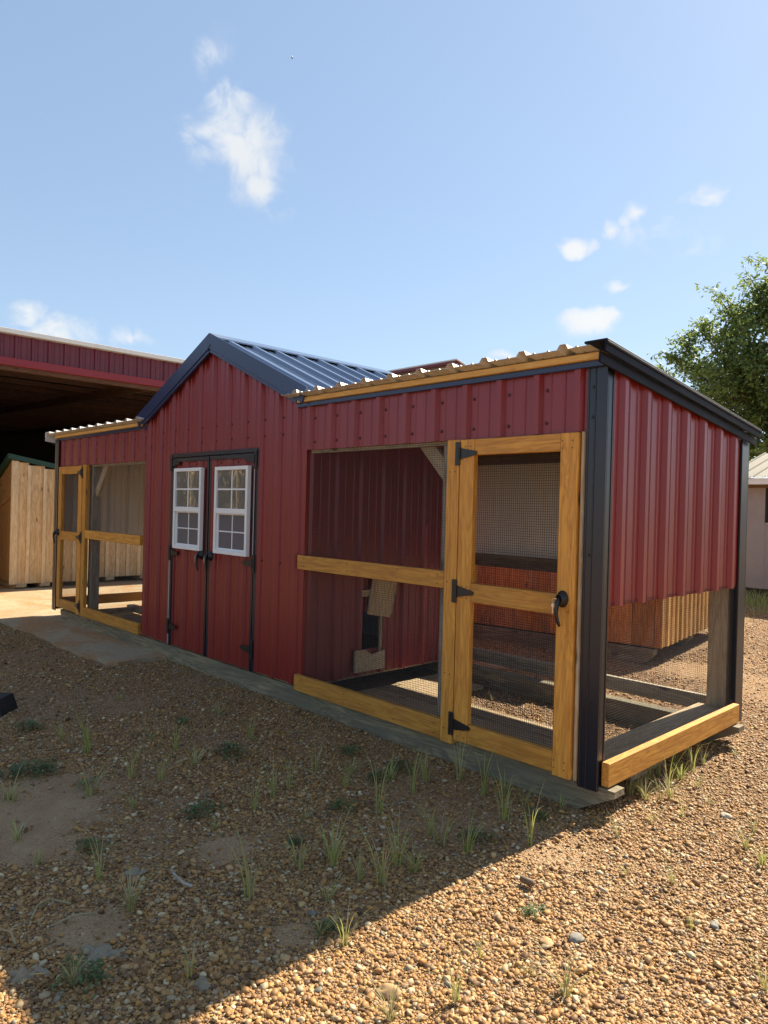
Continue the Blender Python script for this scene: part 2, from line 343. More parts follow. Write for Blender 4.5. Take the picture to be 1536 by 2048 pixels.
def pebble_m():
    m, t, b = mat('pebble'); oi = nd(t, 'ShaderNodeObjectInfo')
    c = ramp(t, oi.outputs['Random'], [(0, (.11, .054, .022)), (.2, (.28, .138, .042)), (.4, (.41, .208, .058)), (.56, (.47, .26, .08)), (.72, (.21, .115, .052)), (.84, (.54, .34, .14)), (.92, (.35, .265, .15)), (.97, (.68, .54, .31)), (1, (.17, .145, .11))])
    n = noise_n(t, coords(t), 40., 3); f = ramp(t, n, [(.35, (.75,)*3), (.7, (1.1,)*3)]); t.links.new(mixc(t, 1., c, f, 'MULTIPLY'), b.inputs['Base Color']); b.inputs['Roughness'].default_value = .62; return m
def concrete_m():
    m, t, b = mat('stained_concrete'); p = world_pos(t); n = noise_n(t, p, 1.1, 6, .6, .6); fine = noise_n(t, p, 30., 4)
    col = ramp(t, n, [(.3, (.29, .23, .135)), (.5, (.37, .29, .165)), (.7, (.42, .33, .19))])
    rs = noise_n(t, p, 1.7, 5, .65, .8); rf = ramp(t, rs, [(.44, (0, 0, 0)), (.60, (1,)*3)]); col = mixc(t, rf, col, (.36, .165, .04))
    col = mixc(t, .25, col, ramp(t, fine, [(.3, (.2, .17, .13)), (.7, (.6, .52, .4))]))
    t.links.new(col, b.inputs['Base Color']); b.inputs['Roughness'].default_value = .8; bump(t, b, fine, .2, .003); return m
def leaf_m(name, a, c, trans=.3):
    m, t, b = mat(name); n = noise_n(t, world_pos(t), 3., 4); col = ramp(t, n, [(.3, a), (.7, c)]); t.links.new(col, b.inputs['Base Color']); b.inputs['Roughness'].default_value = .5
    tr = nd(t, 'ShaderNodeBsdfTranslucent'); t.links.new(col, tr.inputs[0]); mx = nd(t, 'ShaderNodeMixShader', i_0=trans); t.links.new(b.outputs[0], mx.inputs[1]); t.links.new(tr.outputs[0], mx.inputs[2])
    t.links.new(mx.outputs[0], t.nodes['Material Output'].inputs[0]); return m
M['ground'] = ground_m(); M['pebble'] = pebble_m(); M['concrete'] = concrete_m()
M['leaf'] = leaf_m('tree_leaf', (.09, .15, .04), (.27, .35, .09), .5)
M['grass'] = leaf_m('grass_blade', (.30, .35, .08), (.50, .48, .17), .4)
M['straw'] = leaf_m('dry_grass', (.32, .26, .13), (.45, .38, .22), .2)
M['weed'] = leaf_m('weed_leaf', (.06, .11, .035), (.15, .20, .07), .3)
M['bark'] = wood('bark', (.07, .05, .035), (.14, .11, .08), .9)
M['stone'] = paint('grey_stone', (.22, .20, .17), .8, .5); M['stoneo'] = paint('tan_stone', (.42, .26, .11), .7, .4); M['stonew'] = paint('pale_stone', (.5, .43, .32), .7, .4)

# ------------------------------------------------------------------ ground, slab
mk('ground', [(-900, -900, 0), (900, -900, 0), (900, 900, 0), (-900, 900, 0)], [(0, 1, 2, 3)], M['ground'])['kind'] = 'structure'
SX, SY = -4.2, -.53
sv = []; prof = []
edge = [(SX+.0, 15.)]+[(SX+.03*math.sin(y*5)+.02*math.sin(y*13), y) for y in np.linspace(6, SY+.1, 30)]+[(x, SY+.025*math.sin(x*4)+.015*math.sin(x*11)-.012*(x-SX)*(x-SX)*.2) for x in np.linspace(SX-.06, -10, 40)]+[(-32, SY-8), (-32, 15.)]
n = len(edge); sv = [(x, y, .03) for x, y in edge]+[(x, y, -.05) for x, y in edge]
mk('concrete_slab', sv, [list(range(n))[::-1]]+[[i, (i+1) % n, n+(i+1) % n, n+i] for i in range(n)], M['concrete'])['kind'] = 'structure'

# ------------------------------------------------------------------ the coop
D = 1.74; X1, X2, X3 = -2.24, -4.70, -6.93
coop = empty('chicken_coop', (-3.47, D/2, 0), 'long burgundy metal chicken coop with gabled house between two wire mesh runs', 'chicken coop')
EX, EY, EZ = Vector((1, 0, 0)), Vector((0, 1, 0)), Vector((0, 0, 1))
# skids with chamfered ends
def skid(y0, y1):
    x0, x1, h, c = -6.80, .085, .135, .12; c1 = .19
    prf = [(x0, h), (x0, h-.045), (x0+c*.9, .0), (x1-c1, 0.), (x1, h-.03), (x1, h)]; m = len(prf)
    xs = prf
    vt = [(x, y, z) for y in (y0, y1) for x, z in prf]; cx, cy, cz = (x0+x1)/2, (y0+y1)/2, h/2
    fc = [list(range(m)), list(range(m, 2*m))[::-1]]+[[i, m+i, m+(i+1) % m, (i+1) % m] for i in range(m)]
    o = mk('skid', local(vt, (cx, cy, cz)), fc, M['skid'], coop, Matrix.Translation((cx, cy, cz)))
    return o
skid(.004, .094); skid(1.50, 1.59)
H0 = .152                                              # bottom of the house cladding
def gz(x): return 2.685-abs(x+3.47)*.44                # underside of the gable roof
DL, DR, DT = -4.135, -2.80, 1.812
ph = X1-.10
ribwall('siding_panel', (0, 0, 0), EX, EZ, -EY, X2, DL, H0, gz, M['red'], M['primer'], coop, ph)
ribsheet('siding_panel', (0, 0, 0), EX, EZ, -EY, DL, -3.47, DT, gz, M['red'], M['primer'], coop, ph)
ribsheet('siding_panel', (0, 0, 0), EX, EZ, -EY, -3.47, DR, DT, gz, M['red'], M['primer'], coop, ph)
ribwall('siding_panel', (0, 0, 0), EX, EZ, -EY, DR, X1, H0, gz, M['red'], M['primer'], coop, ph)
# house side walls: right one with the pop hole
PY0, PY1, PZ0, PZ1 = .53, .742, .34, .62
ribsheet('siding_panel', (X1, 0, 0), EY, EZ, EX, 0.0, PY0, H0, 2.13, M['red'], M['primer'], coop, .06)
ribsheet('siding_panel', (X1, 0, 0), EY, EZ, EX, PY0, PY1, PZ1, 2.13, M['red'], M['primer'], coop, .06)
ribsheet('siding_panel', (X1, 0, 0), EY, EZ, EX, PY0, PY1, H0, PZ0, M['red'], M['primer'], coop, .06)
ribwall('siding_panel', (X1, 0, 0), EY, EZ, EX, PY1, D, H0, 2.13, M['red'], M['primer'], coop, .06)
ribwall('siding_panel', (X2, 0, 0), EY, EZ, -EX, 0, D, H0, 2.13, M['red'], M['primer'], coop, .06)
ribwall('siding_panel', (0, D, 0), EX, EZ, EY, X2, X1, H0, gz, M['red'], M['primer'], coop, ph)
box('house_floor', X2+.01, X1-.01, .02, D-.02, .136, .16, M['deck'], coop)
# pop hole: frame, sliding board, cleat and ramp board
box('hole_trim', X1+.002, X1+.022, PY1-.028, PY1, PZ0-.13, PZ1, M['pale'], coop)
obox('sliding_door', (X1+.042, .676, .585), (X1+.042, .742, .93), .235, .018, EY, M['pale'], coop)
obox('door_guide', (X1+.036, .80, .59), (X1+.036, .872, .94), .035, .02, EY, M['greywood'], coop)
box('cleat', X1+.02, X1+.031, .515, .865, .735, .785, M['pale'], coop)
ob = MB(); pts = [(.46, .185), (.755, .185), (.755, .325), (.62, .30), (.56, .345), (.46, .345)]
vt = [(x, y, z) for x in (X1+.02, X1+.04) for y, z in pts]; k = len(pts)
ob.add(vt, [list(range(k))[::-1], list(range(k, 2*k))]+[[i, (i+1) % k, k+(i+1) % k, k+i] for i in range(k)]); ob.build('entry_board', M['pale'], coop)
# gable roof
sl = Vector((1, 0, -.44)).normalized(); nr = Vector((.44, 0, 1)).normalized(); RL = 1.40
ribwall('roof_panel', (-3.47, 0, 2.735), EY, sl, nr, -.055, D+.16, .0, RL, M['roofk'], M['primer'], coop, .04)
sl2 = Vector((-1, 0, -.44)).normalized(); nr2 = Vector((-.44, 0, 1)).normalized()
ribwall('roof_panel', (-3.47, 0, 2.735), EY, sl2, nr2, -.055, D+.16, .0, RL, M['roofk'], M['primer'], coop, .04)
cap = MB()
for s, nn in ((sl, nr), (sl2, nr2)):
    o = Vector((-3.47, 0, 2.742))
    V = [o+EY*y+s*q+nn*e for y in (-.07, D+.175) for q, e in ((-.004, .022), (.13, .022), (.135, .012), (0, .012))]
    cap.add(V, [[0, 1, 2, 3][::-1], [4, 5, 6, 7]]+[[i, (i+1) % 4, 4+(i+1) % 4, 4+i] for i in range(4)])
cap.build('ridge_cap', M['roofk'], coop)
for s, nn in ((sl, nr), (sl2, nr2)):
    for yy in (-.066, D+.165):
        a = Vector((-3.47, yy, 2.752))-nn*.045; tr = obox('rake_trim', a, a+s*(RL+.012), .115, .014, nn, M['trim_sky'], coop, .003)
        if yy < 0:
            b_ = Vector((-3.47, yy+.012, 2.752))-nn*.115; obox('rake_lip', b_+s*.03, b_+s*(RL-.06), .03, .022, nn, M['trim_sky'], tr, .003)
    e = Vector((-3.47, 0, 2.735))+s*RL
    ev = obox('eave_trim', e+Vector((0, -.06, -.03)), e+Vector((0, D+.16, -.03)), .07, .01, EZ, M['navy'], coop)
sp = [(ph+k*PER+.05, -.0012, z) for k in range(-11, 1) for z in (2.02, 1.90, .98) if X2+.05 < ph+k*PER+.05 < X1-.03 and not (z < 1.8 and DL-.03 < ph+k*PER+.05 < DR+.03) and z < gz(ph+k*PER+.05)-.05]
screws('screw_heads', sp, -EY, M['screw'], coop)
# door frame and the two metal doors
fr = obox('door_frame', (DL-.012, -.016, DT-.012), (DR+.012, -.016, DT-.012), .034, .03, EZ, M['navy'], coop)
obox('frame_side', (DL+.006, -.014, .15), (DL+.006, -.014, DT-.03), .032, .028, EX, M['navy'], fr)
obox('frame_side', (DR-.006, -.014, .15), (DR-.006, -.014, DT-.03), .032, .028, EX, M['navy'], fr)
def hinge(px, pz, sgn, parent, y=-.03, ln=.135, hp=.135):
    mb = MB(); mb.box(px-.017, px+.017, y-.006, y, pz-hp/2, pz+hp/2)
    a = px+sgn*.017; b_ = px+sgn*(.017+ln)
    pr = [(a, pz-.03), (a, pz+.03), (b_-sgn*.01, pz+.011), (b_, pz), (b_-sgn*.01, pz-.011)]
    vt = [(x, yy, z) for yy in (y-.0055, y) for x, z in pr]; k = 5
    mb.add(vt, [list(range(k)), list(range(k, 2*k))[::-1]]+[[i, k+i, k+(i+1) % k, (i+1) % k] for i in range(k)])
    mb.tube([(px+sgn*.014, y-.008, pz-.035), (px+sgn*.014, y-.008, pz+.035)], .007, 8)
    return mb.build('hinge', M['blk'], parent)
def handle(px, pz, parent, y=-.03, keyside=-1, n=0):
    mb = MB(); T = Matrix.Translation((px, y, pz))
    ring = lambda r, yy, sc_=1.35: [(r*math.cos(t*math.pi/8), yy, r*sc_*math.sin(t*math.pi/8)) for t in range(16)]
    V = ring(.030, 0)+ring(.030, -.006)+ring(.022, -.014)+ring(.019, -.034)+ring(.014, -.038)
    mb.add(V, [[i*16+t, i*16+16+t, i*16+16+(t+1) % 16, i*16+(t+1) % 16] for i in range(4) for t in range(16)]+[list(range(64, 80))], 0, T)
    mb.tube([(px, y-.036, pz+.006), (px+.004, y-.052, pz-.012), (px-.002, y-.052, pz-.06), (px+.004, y-.048, pz-.1), (px+.014, y-.044, pz-.125)], [.011, .012, .0095, .009, .006], 8)
    return mb.build('handle', M['blk'], parent, True)
def keys(px, pz, y, lab):
    mb = MB(); mb.tube([(px-.012+.014*math.cos(t*math.pi/6), y-.05, pz-.008+.014*math.sin(t*math.pi/6)) for t in range(13)], .0016, 5)
    for q in (-.006, .004):
        mb.box(px-.022+q, px-.008+q, y-.051+q*.2, y-.049+q*.2, pz-.038, pz-.02); mb.box(px-.018+q, px-.012+q, y-.0508+q*.2, y-.0492+q*.2, pz-.066, pz-.038)
    mb.tube([(px-.002, y-.05, pz), (px-.002, y-.034, pz)], .006, 6)
    tag(mb.build('keys', M['chrome']), lab, 'keys')
for (a, b_, hs, hx) in ((DL+.024, -3.492, -1, DL+.012), (-3.474, DR-.024, 1, DR-.012)):
    d = ribsheet('metal_door', (0, -.006, 0), EX, EZ, -EY, a, b_, .152, DT-.034, M['red'], M['primer'], coop, ph+.05)
    obox('door_trim', (a, -.026, DT-.052), (b_, -.026, DT-.052), .034, .014, EZ, M['navy'], d, .002)
    for xx in (a+.011, b_-.011): obox('door_trim', (xx, -.026, .152), (xx, -.026, DT-.07), .022, .014, EX, M['navy'], d, .002)
    for zz in ((1.735, .955, .315)): hinge(hx, zz, -hs, d, -.034)
    hx_ = b_-.075 if hs < 0 else a+.05
    handle(hx_, .972, d, -.03); keys(hx_, .972, -.03, 'key ring hanging from the handle of the left metal house door' if hs < 0 else 'key ring hanging from the handle of the right metal house door')
    if hs < 0: obox('edge_strip', (a-.004, -.036, .16), (a-.004, -.036, .93), .012, .006, EX, M['grv'], d, .001)
    else: obox('edge_strip', (b_+.004, -.036, .98), (b_+.004, -.036, 1.66), .006, .006, EX, M['grv'], d, .001)
    screws('screw_heads', [(x, -.0062, z) for z in (1.72, 1.66) for x in (a+.13, a+.38, a+.52)], -EY, M['screw'], d)
# windows
def window(x0, x1, z0, z1):
    f = .028; y0, y1 = -.064, -.0305; zm = (z0+z1)/2-.005
    mb = MB()
    mb.box(x0, x0+f, y0, y1, z0, z1); mb.box(x1-f, x1, y0, y1, z0, z1); mb.box(x0+f, x1-f, y0, y1, z1-f, z1); mb.box(x0+f, x1-f, y0-.004, y1, z0, z0+f)
    mb.box(x0+f, x1-f, y0-.002, y1, zm-.02, zm+.02)
    wn = mb.build('window', M['white'], coop)
    s = .013
    ls = MB()                                            # lower sash frame, set back
    ls.box(x0+f, x0+f+s, y0+.018, y1, z0+f, zm-.02); ls.box(x1-f-s, x1-f, y0+.018, y1, z0+f, zm-.02); ls.box(x0+f+s, x1-f-s, y0+.018, y1, z0+f, z0+f+.016); ls.box(x0+f+s, x1-f-s, y0+.018, y1, zm-.03, zm-.02)
    ls.build('lower_sash', M['white'], wn)
    xm = (x0+x1)/2
    for za, zb, yy, nm, gm, t in ((zm+.02, z1-f, y0+.012, 'muntin', 'glass', .0065), (z0+f+.016, zm-.03, y0+.024, 'muntin', 'screen', .005)):
        mu = MB(); mc = (za+zb)/2; xa, xb = (x0+f, x1-f) if gm == 'glass' else (x0+f+s, x1-f-s)
        mu.box(xm-t, xm+t, yy, yy+.012, za, zb); mu.box(xa, xm-t, yy, yy+.012, mc-t, mc+t); mu.box(xm+t, xb, yy, yy+.012, mc-t, mc+t); mu.build('muntin', M['white'], wn)
        for a, b_ in ((xa, xm-t), (xm+t, xb)):
            for c, d_ in ((za, mc-t), (mc+t, zb)): box('pane', a, b_, yy+.004, yy+.009, c, d_, M[gm], wn, .0005)
window(-4.020, -3.560, 1.004, 1.686); window(-3.345, -2.872, 1.003, 1.684)

# ---- runs
RZT = 2.072; RZB = 1.776
def rz(y): return 2.139-.113*(y+.1)                    # roof sheet underside along the slope
def run(xa, xb, mirror):
    """xa: outer end, xb: house wall"""
    lo, hi = min(xa, xb), max(xa, xb); s = -1 if mirror else 1
    h0 = lo+.02 if mirror else lo-.072; h1 = hi+.06 if mirror else hi-.088
    hp = ribwall('siding_panel', (0, -.003, 0), EX, EZ, -EY, h0, h1, RZB, RZT, M['red'], M['primer'], coop, h0+.11)
    c0 = h0+.11+.05
    screws('screw_heads', [(c0+k*PER, -.0042, z) for k in range(10) for z in (1.83, 1.99) if h0+.02 < c0+k*PER < h1-.02], -EY, M['screw'], coop)
    tr0, tr1 = (lo, h1) if mirror else (h0, hi)
    obox('header_trim', (tr0, -.022, RZT+.012), (tr1, -.022, RZT+.012), .029, .03, EZ, M['trim_sky'], coop, .002)
    obox('fascia_board', (tr0-(.0 if mirror else .01), -.034, RZT+.0435), (tr1, -.034, RZT+.0435), .032, .05, EZ, M['fascia'], coop)
    slp = Vector((0, 1, -.113)).normalized(); nrm = Vector((0, .113, 1)).normalized()
    r0, r1 = (lo-.02, hi+.10) if mirror else (lo-.14, hi-.02)
    ribwall('roof_panel', (0, -.135, 2.147), EX, slp, nrm, r0, r1, 0, D+.25, M['galv'], M['galv'], coop, lo+.02)
    for yy in (.30, .87, 1.45):
        box('purlin', lo+.03, hi-.03, yy-.019, yy+.019, rz(yy)-.10, rz(yy)-.008, M['pale'], coop)
    # inner posts and framing
    px = lo+.05 if mirror else hi-.165
    for yy in (.045, D-.10):
        if yy > 1: box('post', px, px+.115, yy, yy+.09, .14, rz(yy)-.1, M['pale'], coop)
    hx = -6.10 if mirror else -.93                     # hinge post at the door
    box('post', hx-(.09 if not mirror else -.01), hx-(0 if not mirror else -.10), .03, .12, .14, rz(.1)-.1, M['greywood'], coop)
    box('plate', lo+.02, hi-.02, .022, .06, RZB-.02, RZB+.07, M['greywood'], coop)
    # back: upper panels, rails, bottom board, mesh
    ribwall('siding_panel', (0, D, 0), EX, EZ, EY, lo+.06, hi-.06, 1.02, rz(D)-.02, M['red'], M['primer'], coop, lo+.1)
    box('back_rail', lo+.04, hi-.03, D-.045, D-.006, .935, 1.035, M['brownwood'], coop)
    box('back_rail', lo+.04, hi-.03, D-.045, D-.006, rz(D)-.16, rz(D)-.07, M['brownwood'], coop)
    box('bottom_board', lo+.04, hi-.03, D-.04, D-.002, .14, .238, M['greywood'], coop)
    wire('wire_mesh', (lo+.05, D-.05, .15), EX, EZ, hi-lo-.09, .86, M['wire'], coop)
    return
run(0, X1, False); run(X3, X2, True)
# --- right run front
box('hinge_post', -.932, -.845, -.040, .0, .122, 1.774, M['honey'], coop)
box('rail', X1-.035, -.935, -.036, .0, .960, 1.055, M['honey'], coop)
box('bottom_board', X1-.04, -.935, -.036, .0, .128, .236, M['honey'], coop)
wire('wire_mesh', (X1+.012, .012, .15), EX, EZ, 1.30, 1.63, M['wire'], coop, r=.00105)
obox('brace', (-1.21, .075, 1.80), (-.925, .075, 1.50), .09, .038, EX, M['pale'], coop)
def mesh_door(x0, x1, z0, z1, hinge_left, zm, lab=None):
    """the wire infill is the door's body; boards, hinges and latch are its pieces"""
    w_ = .095; y0, y1 = -.042, -.004
    d = wire('run_door', (x0+.05, y1+.003, z0+.05), EX, EZ, x1-x0-.10, z1-z0-.10, M['wire'], coop, r=.00105)
    box('stile', x0, x0+w_, y0, y1, z0, z1, M['honey'], d); box('stile', x1-w_, x1, y0, y1, z0-.012, z1, M['honey'], d)
    box('door_rail', x0+w_+.001, x1-w_-.001, y0+.002, y1, z1-.085, z1-.001, M['honey'], d); box('door_rail', x0+w_+.001, x1-w_-.001, y0+.002, y1, zm-.05, zm+.05, M['honey'], d); box('door_rail', x0+w_+.001, x1-w_-.001, y0+.002, y1, z0, z0+.1, M['honey'], d)
    hx = x0-.012 if hinge_left else x1+.012
    for zz in (z1-.075, zm+.0, z0+.085): hinge(hx, zz, 1 if hinge_left else -1, d, -.0435, .115, .125)
    kx = x1-w_*.62 if hinge_left else x0+w_*.35
    handle(kx, zm+.03, d, -.043); return kx
kx = mesh_door(-.838, -.122, .152, 1.772, True, .955); keys(kx, .985, -.043, 'key ring hanging from the latch of the right run door')
obox('edge_strip', (-.104, -.012, .14), (-.106, -.012, 1.775), .014, .034, EX, M['pale'], coop)
# corner posts of bent black steel
def corner(x, y, sx, sy, z0, z1, wx=.088, wy=.07):
    mb = MB()
    ox, oy = sx*.012, sy*.012
    def fl(a, b): mb.box(min(a[0], b[0]), max(a[0], b[0]), min(a[1], b[1]), max(a[1], b[1]), z0, z1, 0, .002)
    fl((x-sx*wx, y+oy), (x+ox, y+oy*.2)); fl((x+ox, y+oy*.2), (x+ox*.2, y-sy*wy))
    fl((x-sx*wx, y+oy*1.3), (x-sx*(wx-.010), y+oy)); fl((x-sx*.05, y+oy*1.25), (x-sx*.044, y+oy)); fl((x+ox, y-sy*(wy-.010)), (x+ox*1.3, y-sy*wy))
    return mb.build('corner_trim', M['navy'], coop)
corner(-.008, .0, 1, -1, .115, 2.10, .088, .046); corner(.0, D, 1, 1, .115, rz(D)-.06, .07, .115); corner(X3, -.034, -1, -1, .12, RZT+.01, .10, .10); corner(X3, D, -1, 1, .12, rz(D)-.06)
box('corner_core', -.075, -.01, .008, .075, .14, 2.06, M['pale'], coop)
screws('screw_heads', [(-.066, -.0125, z) for z in (1.98, 1.84, 1.2, .5)], -EY, M['blk'], coop)
# --- right end wall
ribwall('siding_panel', (.0, 0, 0), EY, EZ, EX, .040, D-.10, .962, lambda y: rz(y)-.045, M['red'], M['primer'], coop, .135)
screws('screw_heads', [(.0012, .185+k*PER, z) for k in range(7) for z in (1.0, rz(.185+k*PER)-.22)], EX, M['screw'], coop)
box('side_rail', -.05, -.012, .09, D-.11, .965, 1.05, M['pale'], coop)
box('side_sill', -.215, -.02, .10, D-.1, .168, .2, M['pale'], coop)
box('side_board', .012, .05, .012, 1.60, .142, .252, M['honey'], coop)
wire('wire_mesh', (.006, .06, .19), EY, EZ, D-.16, .79, M['wire'], coop)
slp = Vector((0, 1, -.113)).normalized(); nrm = Vector((0, .113, 1)).normalized()
def rake(x, s, m):
    o = Vector((0, -.140, 2.160)); ln = D+.205
    obox('roof_rake', o+EX*(x+s*.010), o+EX*(x+s*.010)+slp*ln, .115, .012, EX, m, coop)            # top leaf
    obox('roof_rake', o+EX*(x+s*.060)-nrm*.028, o+EX*(x+s*.060)-nrm*.028+slp*ln, .05, .010, nrm, m, coop)
    obox('roof_rake', o+EX*(x+s*.036)-nrm*.074, o+EX*(x+s*.036)-nrm*.074+slp*ln, .05, .012, nrm, m, coop)
    obox('roof_rake', o+EX*(x+s*.066)-nrm*.012, o+EX*(x+s*.066)-nrm*.012+slp*ln, .016, .012, nrm, m, coop, .004)
rake(0, 1, M['rake']); rake(X3, -1, M['galv'])
nl = [(x, -.0422, z) for x in (-.80, -.765, -.205, -.15) for z in (1.735, 1.70, .985, .925, .215, .18)]+[(x, -.0402, z) for x in (-.905, -.87) for z in (1.6, 1.0, .5, .2)]+[(x, -.0362, z) for x in (-2.2, -1.75, -1.3, -.98) for z in (1.035, .985, .21, .155)]
screws('nail_heads', nl, -EY, M['blk'], coop, .0019)
# --- left run front
mesh_door(-6.822, -6.135, .165, 1.768, False, .99)
box('hinge_post', -6.118, -6.03, -.040, .0, .150, 1.774, M['honey'], coop)
box('rail', -6.028, X2-.012, -.036, .0, .985, 1.075, M['honey'], coop)
box('bottom_board', -6.028, X2-.012, -.036, .0, .150, .25, M['honey'], coop)
wire('wire_mesh', (-6.02, .012, .15), EX, EZ, 1.31, 1.63, M['wire'], coop)
obox('brace', (-5.71, .075, 1.80), (-5.99, .075, 1.46), .09, .038, EX, M['pale'], coop)
ribwall('siding_panel', (X3, 0, 0), EY, EZ, -EX, .06, D-.1, .962, lambda y: rz(y)-.045, M['red'], M['primer'], coop, .135)
box('side_board', X3-.05, X3-.012, .02, D, .142, .252, M['honey'], coop)
# --- floor boards lying in the right run
yb = .10
for k, (w_, xa_, xb_) in enumerate(((.185, -2.22, -.10), (.19, -2.20, -.12), (.185, -2.215, -.95), (.20, -2.19, -.09))):
    if k == 2:
        box('floor_plank', xa_, -1.36, yb, yb+w_, .012, .045, M['deck'], coop); box('floor_plank', -1.352, -.08, yb, yb+w_, .014, .047, M['deck'], coop)
    else: box('floor_plank', xa_, xb_, yb, yb+w_, .012, .045+.002*k, M['deck'], coop)
    yb += w_+.008
box('floor_plank', X1+.01, -1.75, yb+.01, yb+.5, .012, .043, M['deck'], coop)
for xx in (-6.6, -5.9, -5.2): box('floor_joist', xx, xx+.04, .1, 1.49, .06, .13, M['greywood'], coop)
box('floor_joist', X3+.15, X2-.03, .78, .87, .06, .13, M['greywood'], coop)
tp = box('tape_strip', -2.10, -2.085, D-.058, D-.055, .80, .94, M['yellow'], None, .0005); tag(tp, 'short yellow measuring tape strip hanging below the back rail behind the right run door', 'tape')

# ------------------------------------------------------------------ the barn on the left
XB = -9.42
barn = empty('open_barn', (-15, 5, 0), 'large open fronted barn with burgundy fascia, white roof edge and dark interior', 'barn')
for a, b_ in zip(np.arange(-4, 15, .9144), np.arange(-4, 15, .9144)+.9144):
    ribsheet('fascia_panel', (XB, 0, 0), EY, EZ, EX, a, b_, 3.40, 3.73, M['redb'], M['primer'], barn, 0)
box('roof_edge', XB-.1, XB+.10, -4.1, 15, 3.735, 3.80, M['galv'], barn)
box('fascia_trim', XB-.02, XB+.05, -4, 14.9, 3.29, 3.398, M['redtrim'], barn)
box('beam', XB-.14, XB-.03, -4, 14.9, 3.235, 3.31, M['oldwood'], barn)
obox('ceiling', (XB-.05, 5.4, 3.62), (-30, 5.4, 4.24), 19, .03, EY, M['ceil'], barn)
for k in range(20):
    x = XB-.55-k*1.0; z = 3.56+(XB-.05-x)*.03-.05
    box('purlin', x-.022, x+.022, -4, 14.9, z-.05, z+.05, M['oldwood'], barn)
for y in (-3.9, -.6, 2.7, 6., 9.3, 12.6):
    obox('rafter', (XB-.15, y, 3.42), (-30, y, 4.02), .16, .06, EZ, M['oldwood'], barn)
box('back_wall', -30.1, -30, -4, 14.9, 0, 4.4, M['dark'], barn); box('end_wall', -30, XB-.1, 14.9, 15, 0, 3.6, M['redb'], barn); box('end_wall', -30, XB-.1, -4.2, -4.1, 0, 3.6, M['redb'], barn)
for y in (-3.9, 6.5, 14.7): box('post', XB-.22, XB-.06, y-.08, y+.08, .03, 3.2, M['oldwood'], barn)

def boardwall(par, O, U, Nn, u0, u1, z0, ztop, bw, mb_, mt, bat=.06, seed=0, sides=True):
    rr = random.Random(seed); O, U, Nn = Vector(O), Vector(U), Vector(Nn); u = u0
    while u < u1-.02:
        v = min(u+bw*rr.uniform(.94, 1.06), u1); zt = min(ztop(u), ztop(v)) if callable(ztop) else ztop
        c = O+U*((u+v)/2)+Nn*(.010+rr.uniform(0, .003))
        obox('board', c+EZ*z0, c+EZ*zt, v-u-.004, .02, U, mb_, par, .002)
        if u > u0+.01 and bat:
            c = O+U*u+Nn*.030; obox('batten', c+EZ*(z0+.0), c+EZ*zt, bat, .018, U, mt, par, .003)
        u = v
# pine shed with green roof trim, standing at the barn mouth
g1 = empty('pine_shed', (-10.6, 1.0, .03), 'raw pine board and batten shed with dark green roof edge at the barn mouth', 'shed')
XS = -9.9; Y0, Y1 = .36, 1.62
box('shed_core', -11.3, XS-.004, Y0+.02, Y1, .13, 1.72, M['ply'], g1)
ztp = lambda y: 2.0-.17*(y-.36)
boardwall(g1, (XS, 0, 0), EY, EX, Y0, Y1, .105, lambda y: 1.80 if y > 1.4 else ztp(y)-.02, .235, M['pine'], M['batten'], .05, 3)
obox('corner_board', (XS+.022, Y0+.03, .10), (XS+.022, Y0+.03, 1.96), .1, .03, EY, M['batten'], g1)
boardwall(g1, (0, Y0+.22, 0), EX, -EY, -11.3, XS-.06, .105, 1.62, .235, M['pine'], M['batten'], .05, 5)
ob = MB(); pts = [(XS, 1.98), (XS-1.1, 1.45), (XS-1.1, 1.1), (XS-.02, 1.42)]
vt = [(x, y, z) for y in (Y0-.005, Y0+.015) for x, z in pts]; ob.add(vt, [[0, 1, 2, 3], [7, 6, 5, 4]]+[[i, 4+i, 4+(i+1) % 4, (i+1) % 4] for i in range(4)]); ob.build('gable_panel', M['ply'], g1)
box('nest_opening', XS-.9, XS-.12, Y0+.17, Y0+.2, .60, .86, M['dark'], g1)
obox('roof_edge', (XS+.03, Y0-.06, 2.025), (XS+.03, Y1+.3, 1.74), .075, .06, EZ, M['green'], g1); obox('roof_edge', (XS+.05, Y0-.05, 2.03), (XS-1.4, Y0-.05, 1.36), .075, .06, EZ, M['green'], g1)
obox('roof_sheet', (XS-.7, Y0-.03, 1.72), (XS-.7, Y1+.3, 1.5), 1.5, .03, (1, 0, .44), M['green'], g1)
def runner(par, x0, x1, y0, y1, z0, z1, m, ax='x'):
    c = .1; pr = [(x0, z1), (x0, z1-.05), (x0+c, z0), (x1-c, z0), (x1, z1-.05), (x1, z1)] ; k = len(pr)
    vt = [(x, y, z) if ax == 'x' else (y, x, z) for y in (y0, y1) for x, z in pr]; ctr = tuple(np.mean(np.array(vt), axis=0))
    mk('runner', local(vt, ctr), [list(range(k)), list(range(k, 2*k))[::-1]]+[[i, k+i, k+(i+1) % k, (i+1) % k] for i in range(k)], m, par, Matrix.Translation(ctr))
for yy in (Y0+.08, Y0+.42, Y0+1.0): runner(g1, -11.3, XS+.05, yy, yy+.14, .031, .105, M['pale'])
g2 = empty('pine_shed', (-10.9, 2.9, .03), 'raw pine board and batten shed seen through the mesh of the left run', 'shed')
X5 = -10.15
box('shed_core', -12.2, X5-.004, 1.75, 4.6, .14, 2.0, M['ply'], g2)
boardwall(g2, (X5, 0, 0), EY, EX, 1.72, 4.6, .12, 2.0, .19, M['pine'], M['batten'], .055, 9)
obox('roof_sheet', (X5+.1, 3.15, 2.03), (-12.3, 3.15, 2.5), 3.1, .04, EY, M['green'], g2)
